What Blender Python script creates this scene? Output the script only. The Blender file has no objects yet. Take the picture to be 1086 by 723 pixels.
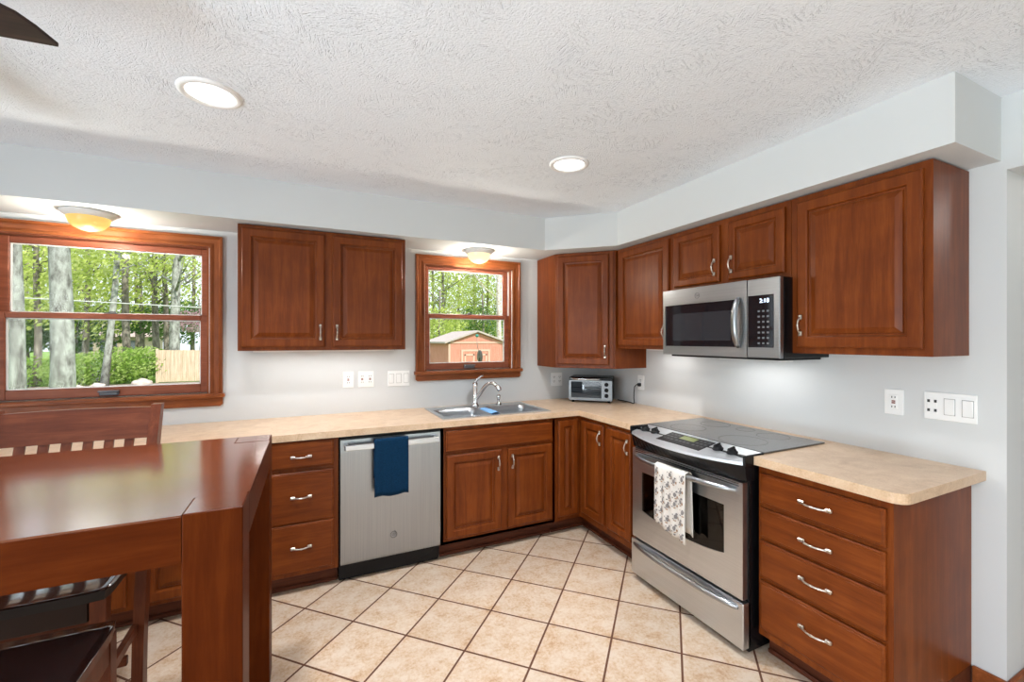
import bpy, bmesh, math, random
from mathutils import Vector, Matrix, Euler
PI = math.pi
C = bpy.context.scene.collection
SC = bpy.context.scene
random.seed(7)

# ------------------------------------------------------------------ camera, world, light, exposure
CAM = Vector((-2.4609, -3.3626, 1.4434)); YAW = 0.44560; FPX = 458.8; PX, PY = 547.83, 360.34
cd = bpy.data.cameras.new('camera'); cam = bpy.data.objects.new('camera', cd); C.objects.link(cam)
cam.location = CAM; cam.rotation_euler = (PI/2, 0, -YAW)
cd.sensor_fit = 'HORIZONTAL'; cd.sensor_width = 36.0; cd.lens = 36.0*FPX/1086
cd.shift_x = (543-PX)/1086; cd.shift_y = (PY-361.5)/1086
cd.clip_start = 0.02; cd.clip_end = 300
SC.camera = cam
def ray_at(u, y):
    """point on the sight line of column u at depth plane y (used once to find where outdoor things stand)"""
    k = (u-PX)/FPX
    dx = math.sin(YAW)+k*math.cos(YAW); dy = math.cos(YAW)-k*math.sin(YAW)
    return CAM.x+dx*(y-CAM.y)/dy
def z_at(u, v, y):
    k = (u-PX)/FPX; dy = math.cos(YAW)-k*math.sin(YAW)
    return CAM.z+(PY-v)/FPX*(y-CAM.y)/dy

SC.view_settings.view_transform = 'Standard'; SC.view_settings.look = 'None'
SC.view_settings.gamma = 1.0; SC.view_settings.use_curve_mapping = False
SC.view_settings.exposure = 0.12
SC.cycles.max_bounces = 8; SC.cycles.diffuse_bounces = 5; SC.cycles.glossy_bounces = 4
SC.cycles.transparent_max_bounces = 24; SC.cycles.transmission_bounces = 4
SC.cycles.caustics_reflective = False; SC.cycles.caustics_refractive = False
SC.cycles.sample_clamp_indirect = 6

w = bpy.data.worlds.new('sky'); SC.world = w; w.use_nodes = True
wn = w.node_tree; bg = wn.nodes['Background']
bg.inputs['Color'].default_value = (0.82, 0.91, 1.0, 1); bg.inputs['Strength'].default_value = 1.5
L_SUN = 4.6
L_DOOR, L_SIDE, L_REAR_UP, L_SIDE_UP = 12, 75, 6, 225  # strengths of the fill lights added at rear and left
L_RECESS, L_FLUSH, L_UNDER, L_HALL = 14, 11, 1.7, 10
def light(name, kind, loc, energy, color=(1, 1, 1), size=0.1, rot=(0, 0, 0), size_y=None, parent=None, spread=None):
    d = bpy.data.lights.new(name, kind); d.energy = energy; d.color = color
    if kind == 'AREA':
        d.size = size
        if size_y: d.shape = 'RECTANGLE'; d.size_y = size_y
        else: d.shape = 'DISK'
        if spread: d.spread = spread
    elif kind in ('POINT', 'SPOT'): d.shadow_soft_size = size
    o = bpy.data.objects.new(name, d); C.objects.link(o); o.location = loc; o.rotation_euler = rot
    if parent: o.parent = parent
    return o
s = light('sun', 'SUN', (0, -10, 20), L_SUN, (1, .95, .86)); s.data.angle = 0.012
s.rotation_euler = Vector((-0.38, 0.66, -0.75)).to_track_quat('-Z', 'Y').to_euler()
# fill lights added outside the unseen rear door and left window
light('added_rear_fill', 'AREA', (-1.25, -6.38, 1.1), L_DOOR, (.93, .97, 1), 2.3, (PI/2, 0, 0), 2.0)
light('added_rear_upfill', 'AREA', (-1.25, -6.95, .25), L_REAR_UP, (.80, .91, 1), 2.3, (PI/2+.75, 0, 0), 1.2)  # tilted up, added to brighten the ceiling from the rear
light('added_left_fill', 'AREA', (-5.42, -3.6, 1.2), L_SIDE, (.90, .96, 1), 2.7, (PI/2, 0, -PI/2), 1.7)
light('added_left_upfill', 'AREA', (-6.0, -3.6, .15), L_SIDE_UP, (.78, .90, 1), 2.7, (PI/2+.72, 0, -PI/2), 1.2)  # tilted up, added to brighten the ceiling from the left

# ------------------------------------------------------------------ materials
def newmat(name):
    m = bpy.data.materials.new(name); m.use_nodes = True
    return m, m.node_tree, m.node_tree.nodes['Principled BSDF']
def N(nt, t, **kw):
    n = nt.nodes.new(t)
    for k, v in kw.items():
        if k in n.inputs: n.inputs[k].default_value = v
        else: setattr(n, k, v)
    return n
def L(nt, a, b): nt.links.new(a, b)
def coords(nt, scale=(1, 1, 1), rot=(0, 0, 0), loc=(0, 0, 0), world=False):
    mp = N(nt, 'ShaderNodeMapping'); mp.inputs['Scale'].default_value = scale
    mp.inputs['Rotation'].default_value = rot; mp.inputs['Location'].default_value = loc
    if world:
        g = N(nt, 'ShaderNodeNewGeometry'); L(nt, g.outputs['Position'], mp.inputs['Vector'])
    else:
        t = N(nt, 'ShaderNodeTexCoord'); L(nt, t.outputs['Object'], mp.inputs['Vector'])
    return mp.outputs['Vector']
def ramp(nt, fac, stops):
    r = N(nt, 'ShaderNodeValToRGB'); L(nt, fac, r.inputs['Fac'])
    e = r.color_ramp.elements
    while len(e) < len(stops): e.new(0.5)
    for el, (p, c) in zip(e, stops): el.position = p; el.color = (*c, 1)
    return r.outputs['Color']
def plain(name, col, rough=.5, metal=0, spec=.5, coat=0, emit=None, estr=0):
    m, nt, b = newmat(name)
    b.inputs['Base Color'].default_value = (*col, 1); b.inputs['Roughness'].default_value = rough
    b.inputs['Metallic'].default_value = metal; b.inputs['Specular IOR Level'].default_value = spec
    b.inputs['Coat Weight'].default_value = coat
    nz = N(nt, 'ShaderNodeTexNoise', Scale=40.0, Detail=2.0); L(nt, coords(nt), nz.inputs['Vector'])
    mr = N(nt, 'ShaderNodeMapRange'); mr.inputs['To Min'].default_value = max(0, rough-.03); mr.inputs['To Max'].default_value = min(1, rough+.03)
    L(nt, nz.outputs['Fac'], mr.inputs['Value']); L(nt, mr.outputs['Result'], b.inputs['Roughness'])
    if emit: b.inputs['Emission Color'].default_value = (*emit, 1); b.inputs['Emission Strength'].default_value = estr
    return m
def wood(name, dark, mid, lite, axis='z', rough=.36, coat=.0, scale=1.0, spec=.2, crough=.18, cior=1.5):
    m, nt, b = newmat(name)
    a, c = 30*scale, 2.2*scale
    sc = {'z': (a, a, c), 'x': (c, a, a), 'y': (a, c, a)}[axis]
    v = coords(nt, sc)
    oi = N(nt, 'ShaderNodeObjectInfo'); ad = N(nt, 'ShaderNodeVectorMath', operation='MULTIPLY_ADD')
    L(nt, oi.outputs['Random'], ad.inputs[0]); ad.inputs[1].default_value = (37, 11, 23); L(nt, v, ad.inputs[2])
    n1 = N(nt, 'ShaderNodeTexNoise', Scale=1.0, Detail=5.0, Roughness=.62, Distortion=.6); L(nt, ad.outputs[0], n1.inputs['Vector'])
    n2 = N(nt, 'ShaderNodeTexNoise', Scale=7.0, Detail=3.0, Roughness=.6); L(nt, ad.outputs[0], n2.inputs['Vector'])
    n3 = N(nt, 'ShaderNodeTexNoise', Scale=9.0, Detail=3.0); L(nt, coords(nt), n3.inputs['Vector'])
    mx = N(nt, 'ShaderNodeMath', operation='MULTIPLY_ADD'); L(nt, n2.outputs['Fac'], mx.inputs[0]); mx.inputs[1].default_value = .3
    L(nt, n1.outputs['Fac'], mx.inputs[2])
    m2 = N(nt, 'ShaderNodeMath', operation='MULTIPLY_ADD'); L(nt, n3.outputs['Fac'], m2.inputs[0]); m2.inputs[1].default_value = .35
    L(nt, mx.outputs[0], m2.inputs[2])
    col = ramp(nt, m2.outputs[0], [(.55, dark), (.82, mid), (1.0, lite)])
    L(nt, col, b.inputs['Base Color'])
    b.inputs['Roughness'].default_value = rough; b.inputs['Coat Weight'].default_value = coat; b.inputs['Coat Roughness'].default_value = crough; b.inputs['Coat IOR'].default_value = cior
    b.inputs['Specular IOR Level'].default_value = spec
    return m
CH = ((.102, .0195, .0024), (.150, .0322, .0043), (.195, .046, .0068))
W_V = wood('cherry_vertical', *CH); W_H = wood('cherry_horizontal', *CH, axis='x')
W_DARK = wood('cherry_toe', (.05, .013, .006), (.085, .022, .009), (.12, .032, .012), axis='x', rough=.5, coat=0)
TR = ((.14, .034, .009), (.22, .060, .016), (.29, .088, .027))
T_V = wood('trim_vertical', *TR, rough=.35); T_H = wood('trim_horizontal', *TR, axis='x', rough=.35)
SASH = wood('sash_wood', (.16, .045, .022), (.23, .068, .034), (.29, .09, .045), axis='x', rough=.4)
TB = ((.056, .0096, .0012), (.077, .0138, .0018), (.098, .0195, .0028))
TBL_X = wood('table_long_grain', (.085, .0165, .003), (.115, .0235, .0045), (.145, .032, .0065), axis='x', rough=.2, coat=1.0, scale=.8, spec=.3, crough=.15, cior=1.9)
TBL_A = wood('table_apron_grain', *TB, axis='x', rough=.38, coat=0, scale=.8, spec=.05)
TBL_Z = wood('table_leg_grain', *TB, axis='z', rough=.38, coat=0, scale=.8, spec=.05)
TBL_Y = wood('table_cross_grain', *TB, axis='y', rough=.38, coat=0, scale=.8, spec=.05)
CHR = wood('chair_wood', (.075, .018, .008), (.12, .03, .012), (.16, .043, .017), axis='x', rough=.36, coat=0)
CHRZ = wood('chair_wood_post', (.075, .018, .008), (.12, .03, .012), (.16, .043, .017), axis='z', rough=.36, coat=0)
SEATM = wood('seat_espresso', (.012, .009, .011), (.02, .014, .015), (.03, .02, .02), axis='x', rough=.2, coat=1.0, crough=.09, cior=2.1)
FANM = wood('fan_walnut', (.02, .012, .012), (.03, .018, .016), (.045, .026, .02), axis='x', rough=.5, coat=0)
WHITE = plain('white_plastic', (.84, .85, .85), .35); WALLP = None
BLACK = plain('black_enamel', (.006, .006, .007), .25, spec=.22); BLACKM = plain('black_matte', (.010, .010, .011), .55, spec=.2)
GLOSSB = plain('black_glass', (.006, .006, .008), .06, spec=.6)
CERAN = plain('cooktop_glass', (.035, .032, .031), .14, spec=.9, coat=.5)
CHROME = plain('chrome', (.72, .72, .73), .12, 1)
PULL = plain('antique_silver', (.62, .57, .50), .28, 1)
SLOT = plain('slot_dark', (.03, .03, .03), .6)
VINYL = plain('vinyl_track', (.78, .78, .77), .5)
TINB = plain('tin_blue', (.25, .45, .75), .7)
LENS = None
def steel(name, axis, base=.40, rough=.3):
    m, nt, b = newmat(name)
    sc = {'x': (1.5, 260, 260), 'z': (260, 260, 1.5), 'y': (260, 1.5, 260)}[axis]
    n = N(nt, 'ShaderNodeTexNoise', Scale=1.0, Detail=2.0); L(nt, coords(nt, sc), n.inputs['Vector'])
    L(nt, ramp(nt, n.outputs['Fac'], [(.3, (base*.91, base*.955, base*1.0)), (.7, (base*1.03, base*1.075, base*1.125))]), b.inputs['Base Color'])
    b.inputs['Metallic'].default_value = 1; b.inputs['Roughness'].default_value = rough
    bp = N(nt, 'ShaderNodeBump', Strength=.03, Distance=.001); L(nt, n.outputs['Fac'], bp.inputs['Height']); L(nt, bp.outputs['Normal'], b.inputs['Normal'])
    return m
ST_X = steel('brushed_steel', 'x'); ST_P = steel('panel_steel', 'x', .75, .45); ST_R = steel('range_steel', 'x', .62, .3); ST_Z = steel('brushed_steel_vertical', 'z', .34); 
def wavy(m):
    nt = m.node_tree; b = nt.nodes['Principled BSDF']; old = b.inputs['Normal'].links[0].from_node
    n = N(nt, 'ShaderNodeTexNoise', Scale=1.0, Detail=1.0); L(nt, coords(nt, (9, 9, .8)), n.inputs['Vector'])
    bp = N(nt, 'ShaderNodeBump', Strength=.35, Distance=.012); L(nt, n.outputs['Fac'], bp.inputs['Height']); L(nt, old.outputs['Normal'], bp.inputs['Normal']); L(nt, bp.outputs['Normal'], b.inputs['Normal'])
wavy(ST_Z)
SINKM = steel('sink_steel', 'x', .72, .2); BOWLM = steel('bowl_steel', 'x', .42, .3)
def wallmat(name, col, bump=.05, sc=160):
    m, nt, b = newmat(name)
    n = N(nt, 'ShaderNodeTexNoise', Scale=float(sc), Detail=3.0); L(nt, coords(nt, world=True), n.inputs['Vector'])
    n2 = N(nt, 'ShaderNodeTexNoise', Scale=1.3, Detail=2.0); L(nt, coords(nt, world=True), n2.inputs['Vector'])
    L(nt, ramp(nt, n2.outputs['Fac'], [(.3, tuple(c*.97 for c in col)), (.7, col)]), b.inputs['Base Color'])
    b.inputs['Roughness'].default_value = .6
    bp = N(nt, 'ShaderNodeBump', Strength=bump, Distance=.002); L(nt, n.outputs['Fac'], bp.inputs['Height']); L(nt, bp.outputs['Normal'], b.inputs['Normal'])
    return m
WALL = wallmat('grey_wall_paint', (.61, .63, .64))
HALLW = wallmat('hall_paint', (.62, .62, .62))
def ceilmat():
    m, nt, b = newmat('stomped_ceiling')
    b.inputs['Base Color'].default_value = (.80, .855, .92, 1); b.inputs['Roughness'].default_value = .85
    # short brush strokes in patches of differing direction
    v0 = coords(nt, world=True)
    vo = N(nt, 'ShaderNodeTexVoronoi', Scale=10.0); L(nt, v0, vo.inputs['Vector'])
    sep = N(nt, 'ShaderNodeSeparateColor'); L(nt, vo.outputs['Color'], sep.inputs['Color'])
    ang = N(nt, 'ShaderNodeMath', operation='MULTIPLY'); L(nt, sep.outputs[0], ang.inputs[0]); ang.inputs[1].default_value = 3.14
    vr = N(nt, 'ShaderNodeVectorRotate', rotation_type='Z_AXIS'); L(nt, v0, vr.inputs['Vector']); L(nt, ang.outputs[0], vr.inputs['Angle'])
    mp = N(nt, 'ShaderNodeMapping'); mp.inputs['Scale'].default_value = (190, 34, 34); L(nt, vr.outputs[0], mp.inputs['Vector'])
    n = N(nt, 'ShaderNodeTexNoise', Scale=1.0, Detail=3.0, Distortion=.8); L(nt, mp.outputs[0], n.inputs['Vector'])
    n2 = N(nt, 'ShaderNodeTexNoise', Scale=120.0, Detail=3.0); L(nt, v0, n2.inputs['Vector'])
    ad = N(nt, 'ShaderNodeMath', operation='MULTIPLY_ADD'); L(nt, n2.outputs['Fac'], ad.inputs[0]); ad.inputs[1].default_value = .5; L(nt, n.outputs['Fac'], ad.inputs[2])
    n3 = N(nt, 'ShaderNodeTexNoise', Scale=6.0, Detail=3.0); L(nt, v0, n3.inputs['Vector'])
    pm = ramp(nt, n3.outputs['Fac'], [(.40, (.25, .25, .25)), (.62, (1, 1, 1))])
    st = ramp(nt, n.outputs['Fac'], [(.30, (0, 0, 0)), (.46, (1, 1, 1))])
    iv = N(nt, 'ShaderNodeMath', operation='SUBTRACT'); iv.inputs[0].default_value = 1; L(nt, st, iv.inputs[1])
    mu = N(nt, 'ShaderNodeMath', operation='MULTIPLY'); L(nt, iv.outputs[0], mu.inputs[0]); L(nt, pm, mu.inputs[1])
    hh = N(nt, 'ShaderNodeMath', operation='MULTIPLY_ADD'); L(nt, mu.outputs[0], hh.inputs[0]); hh.inputs[1].default_value = -1.0; L(nt, n2.outputs['Fac'], hh.inputs[2])
    bp = N(nt, 'ShaderNodeBump', Strength=.8, Distance=.004); L(nt, hh.outputs[0], bp.inputs['Height']); L(nt, bp.outputs['Normal'], b.inputs['Normal'])
    return m
CEIL = ceilmat()
TS = 0.3168
def tilemat():
    m, nt, b = newmat('diagonal_floor_tile')
    # grid through (-1.3649,-0.5494), axes at 45 degrees
    ca = math.cos(.7855); sa = math.sin(.7855)
    g = N(nt, 'ShaderNodeNewGeometry')
    sub = N(nt, 'ShaderNodeVectorMath', operation='SUBTRACT'); L(nt, g.outputs['Position'], sub.inputs[0]); sub.inputs[1].default_value = (-1.3649, -.5494, 0)
    rot = N(nt, 'ShaderNodeVectorRotate', rotation_type='Z_AXIS'); L(nt, sub.outputs[0], rot.inputs['Vector']); rot.inputs['Angle'].default_value = .7855
    br = N(nt, 'ShaderNodeTexBrick', offset=0.0, squash=1.0)
    br.inputs['Scale'].default_value = 1; br.inputs['Brick Width'].default_value = TS; br.inputs['Row Height'].default_value = TS
    br.inputs['Mortar Size'].default_value = .0052; br.inputs['Mortar Smooth'].default_value = .15; br.inputs['Bias'].default_value = 0
    br.inputs['Color1'].default_value = (0, 0, 0, 1); br.inputs['Color2'].default_value = (1, 1, 1, 1)
    L(nt, rot.outputs[0], br.inputs['Vector'])
    n = N(nt, 'ShaderNodeTexNoise', Scale=11.0, Detail=6.0, Roughness=.7); L(nt, coords(nt, world=True), n.inputs['Vector'])
    n2 = N(nt, 'ShaderNodeTexNoise', Scale=70.0, Detail=3.0, Roughness=.7); L(nt, coords(nt, world=True), n2.inputs['Vector'])
    ad = N(nt, 'ShaderNodeMath', operation='MULTIPLY_ADD'); L(nt, n2.outputs['Fac'], ad.inputs[0]); ad.inputs[1].default_value = .6; L(nt, n.outputs['Fac'], ad.inputs[2])
    face = ramp(nt, ad.outputs[0], [(.58, (.43, .265, .145)), (.74, (.555, .405, .28)), (.92, (.63, .52, .415))])
    hs = N(nt, 'ShaderNodeHueSaturation'); L(nt, face, hs.inputs['Color'])
    mr = N(nt, 'ShaderNodeMapRange'); mr.inputs['To Min'].default_value = .93; mr.inputs['To Max'].default_value = 1.06; L(nt, br.outputs['Color'], mr.inputs['Value']); L(nt, mr.outputs[0], hs.inputs['Value'])
    mx = N(nt, 'ShaderNodeMix', data_type='RGBA'); L(nt, br.outputs['Fac'], mx.inputs['Factor']); L(nt, hs.outputs[0], mx.inputs[6]); mx.inputs[7].default_value = (.11, .040, .018, 1)
    L(nt, mx.outputs[2], b.inputs['Base Color'])
    rr = N(nt, 'ShaderNodeMapRange'); rr.inputs['To Min'].default_value = .38; rr.inputs['To Max'].default_value = .8; L(nt, br.outputs['Fac'], rr.inputs['Value']); L(nt, rr.outputs[0], b.inputs['Roughness'])
    iv = N(nt, 'ShaderNodeMath', operation='MULTIPLY_ADD'); L(nt, br.outputs['Fac'], iv.inputs[0]); iv.inputs[1].default_value = -1; iv.inputs[2].default_value = 1
    bp = N(nt, 'ShaderNodeBump', Strength=.4, Distance=.003); L(nt, iv.outputs[0], bp.inputs['Height']); L(nt, bp.outputs['Normal'], b.inputs['Normal'])
    return m
TILE = tilemat()
def lammat():
    m, nt, b = newmat('beige_laminate')
    v = coords(nt, world=True)
    n = N(nt, 'ShaderNodeTexNoise', Scale=9.0, Detail=5.0, Roughness=.65, Distortion=1.2); L(nt, v, n.inputs['Vector'])
    n2 = N(nt, 'ShaderNodeTexNoise', Scale=160.0, Detail=2.0); L(nt, v, n2.inputs['Vector'])
    ad = N(nt, 'ShaderNodeMath', operation='MULTIPLY_ADD'); L(nt, n2.outputs['Fac'], ad.inputs[0]); ad.inputs[1].default_value = .45; L(nt, n.outputs['Fac'], ad.inputs[2])
    L(nt, ramp(nt, ad.outputs[0], [(.5, (.50, .335, .205)), (.72, (.62, .44, .29)), (.95, (.70, .53, .37))]), b.inputs['Base Color'])
    b.inputs['Roughness'].default_value = .28
    return m
LAM = lammat()
def glassmat(name='window_glass', tint=(1, 1, 1), refl=.2):
    m = bpy.data.materials.new(name); m.use_nodes = True; nt = m.node_tree; nt.nodes.clear()
    o = N(nt, 'ShaderNodeOutputMaterial'); t = N(nt, 'ShaderNodeBsdfTransparent'); t.inputs[0].default_value = (*tint, 1)
    g = N(nt, 'ShaderNodeBsdfGlossy', Roughness=.02); f = N(nt, 'ShaderNodeFresnel', IOR=1.45)
    mu = N(nt, 'ShaderNodeMath', operation='MULTIPLY'); L(nt, f.outputs[0], mu.inputs[0]); mu.inputs[1].default_value = refl
    mx = N(nt, 'ShaderNodeMixShader'); L(nt, mu.outputs[0], mx.inputs[0]); L(nt, t.outputs[0], mx.inputs[1]); L(nt, g.outputs[0], mx.inputs[2])
    L(nt, mx.outputs[0], o.inputs[0]); return m
GLASS = glassmat(); OVGLASS = glassmat('smoked_glass', (.28, .26, .24), 1.0)
def glow(name, col, strength, base=(.8, .8, .8)):
    m, nt, b = newmat(name); b.inputs['Base Color'].default_value = (*base, 1); b.inputs['Roughness'].default_value = .3
    n = N(nt, 'ShaderNodeTexNoise', Scale=14.0, Detail=3.0); L(nt, coords(nt), n.inputs['Vector'])
    L(nt, ramp(nt, n.outputs['Fac'], [(.3, tuple(c*.88 for c in col)), (.7, col)]), b.inputs['Emission Color'])
    b.inputs['Emission Strength'].default_value = strength; return m
LENS = glow('lamp_lens', (1, .97, .92), 2.6)
def bowl_glass(name, col, strength, tint):
    m = glow(name, col, strength, (.06, .05, .03)); nt = m.node_tree; b = nt.nodes['Principled BSDF']; o = nt.nodes['Material Output']
    t = N(nt, 'ShaderNodeBsdfTransparent'); t.inputs[0].default_value = (*tint, 1)
    mx = N(nt, 'ShaderNodeMixShader'); mx.inputs[0].default_value = .12; L(nt, b.outputs[0], mx.inputs[1]); L(nt, t.outputs[0], mx.inputs[2]); L(nt, mx.outputs[0], o.inputs[0]); return m
AMBER = bowl_glass('amber_glass_bowl', (1, .62, .16), 1.1, (1, .88, .68)); PALEG = bowl_glass('pale_glass_bowl', (1, .80, .45), 1.5, (1, .93, .8))
CLOCK = glow('clock_digits', (.6, .75, 1), 2.5); LCD = glow('green_lcd', (.28, .36, .05), .22, (.1, .12, .03))
def clothmat(name, col, var=.15, sc=260):
    m, nt, b = newmat(name)
    n = N(nt, 'ShaderNodeTexNoise', Scale=float(sc), Detail=3.0); L(nt, coords(nt), n.inputs['Vector'])
    L(nt, ramp(nt, n.outputs['Fac'], [(.3, tuple(c*(1-var) for c in col)), (.7, tuple(c*(1+var) for c in col))]), b.inputs['Base Color'])
    b.inputs['Roughness'].default_value = .95; b.inputs['Specular IOR Level'].default_value = .1; b.inputs['Sheen Weight'].default_value = .03
    bp = N(nt, 'ShaderNodeBump', Strength=.5, Distance=.002); L(nt, n.outputs['Fac'], bp.inputs['Height']); L(nt, bp.outputs['Normal'], b.inputs['Normal'])
    return m
NAVY = clothmat('navy_terry', (.003, .026, .066), .35); BLUEC = clothmat('light_blue_cloth', (.2, .42, .75))
LINEN = clothmat('white_linen', (.72, .68, .63), .05); INK = clothmat('grey_print', (.23, .215, .21), .45, 400); INKB = clothmat('brown_print', (.34, .2, .12), .2, 400)
def noisy(name, stops, sc=6, rough=.9, bump=0, world=True, stretch=(1, 1, 1), detail=5, metal=0):
    m, nt, b = newmat(name)
    n = N(nt, 'ShaderNodeTexNoise', Scale=float(sc), Detail=float(detail), Roughness=.65); L(nt, coords(nt, stretch, world=world), n.inputs['Vector'])
    L(nt, ramp(nt, n.outputs['Fac'], stops), b.inputs['Base Color']); b.inputs['Roughness'].default_value = rough
    b.inputs['Specular IOR Level'].default_value = .15
    if bump:
        bp = N(nt, 'ShaderNodeBump', Strength=bump, Distance=.03); L(nt, n.outputs['Fac'], bp.inputs['Height']); L(nt, bp.outputs['Normal'], b.inputs['Normal'])
    return m
BARK = noisy('grey_bark', [(.35, (.12, .115, .105)), (.5, (.29, .295, .275)), (.68, (.45, .47, .44))], 5, stretch=(1.6, 1.6, .7), bump=.5)
BARKD = noisy('dark_bark', [(.35, (.10, .085, .07)), (.65, (.30, .27, .23))], 6, stretch=(1.5, 1.5, .5))
BIRCH = noisy('pale_bark', [(.35, (.35, .24, .19)), (.5, (.66, .58, .52)), (.65, (.82, .78, .74))], 7, stretch=(1, 1, 2.2))
GRASS = noisy('lawn', [(.35, (.10, .19, .035)), (.65, (.26, .40, .09))], 3)
MULCH = noisy('mulch', [(.35, (.20, .16, .13)), (.65, (.38, .32, .28))], 9)
STONE = noisy('pale_boulder', [(.35, (.42, .36, .32)), (.65, (.66, .58, .52))], 5, bump=.3)
FENCE = noisy('weathered_pine', [(.35, (.50, .38, .27)), (.65, (.70, .56, .43))], 5, stretch=(5, 5, .4))
SHEDW = noisy('red_siding', [(.35, (.52, .22, .16)), (.65, (.64, .30, .23))], 5, stretch=(4, 4, .5))
SHEDS = noisy('shed_roof', [(.35, (.40, .34, .32)), (.65, (.53, .46, .43))], 14)
SHEDT = plain('shed_trim', (.66, .42, .33), .7); CREAM = noisy('cream_siding', [(.35, (.50, .40, .32)), (.65, (.60, .50, .41))], 3)
ROOF2 = noisy('house_roof', [(.35, (.36, .28, .26)), (.65, (.50, .41, .38))], 8)
def leafmat(name, a, b_, c):
    m = bpy.data.materials.new(name); m.use_nodes = True; nt = m.node_tree; nt.nodes.clear()
    o = N(nt, 'ShaderNodeOutputMaterial'); d = N(nt, 'ShaderNodeBsdfDiffuse'); t = N(nt, 'ShaderNodeBsdfTranslucent')
    n = N(nt, 'ShaderNodeTexNoise', Scale=2.2, Detail=4.0); L(nt, coords(nt, world=True), n.inputs['Vector'])
    col = ramp(nt, n.outputs['Fac'], [(.35, a), (.5, b_), (.66, c)]); L(nt, col, d.inputs[0]); L(nt, col, t.inputs[0])
    mx = N(nt, 'ShaderNodeMixShader'); mx.inputs[0].default_value = .45; L(nt, d.outputs[0], mx.inputs[1]); L(nt, t.outputs[0], mx.inputs[2]); L(nt, mx.outputs[0], o.inputs[0])
    return m
LEAFY = leafmat('spring_leaves', (.30, .40, .07), (.52, .60, .16), (.72, .76, .34))
LEAFD = leafmat('deep_leaves', (.06, .13, .04), (.13, .23, .07), (.25, .36, .12))
LEAFB = leafmat('bush_leaves', (.16, .30, .05), (.33, .48, .11), (.52, .64, .24))
PINKB = leafmat('pink_blossom', (.45, .25, .34), (.62, .40, .48), (.72, .55, .6))

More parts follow.
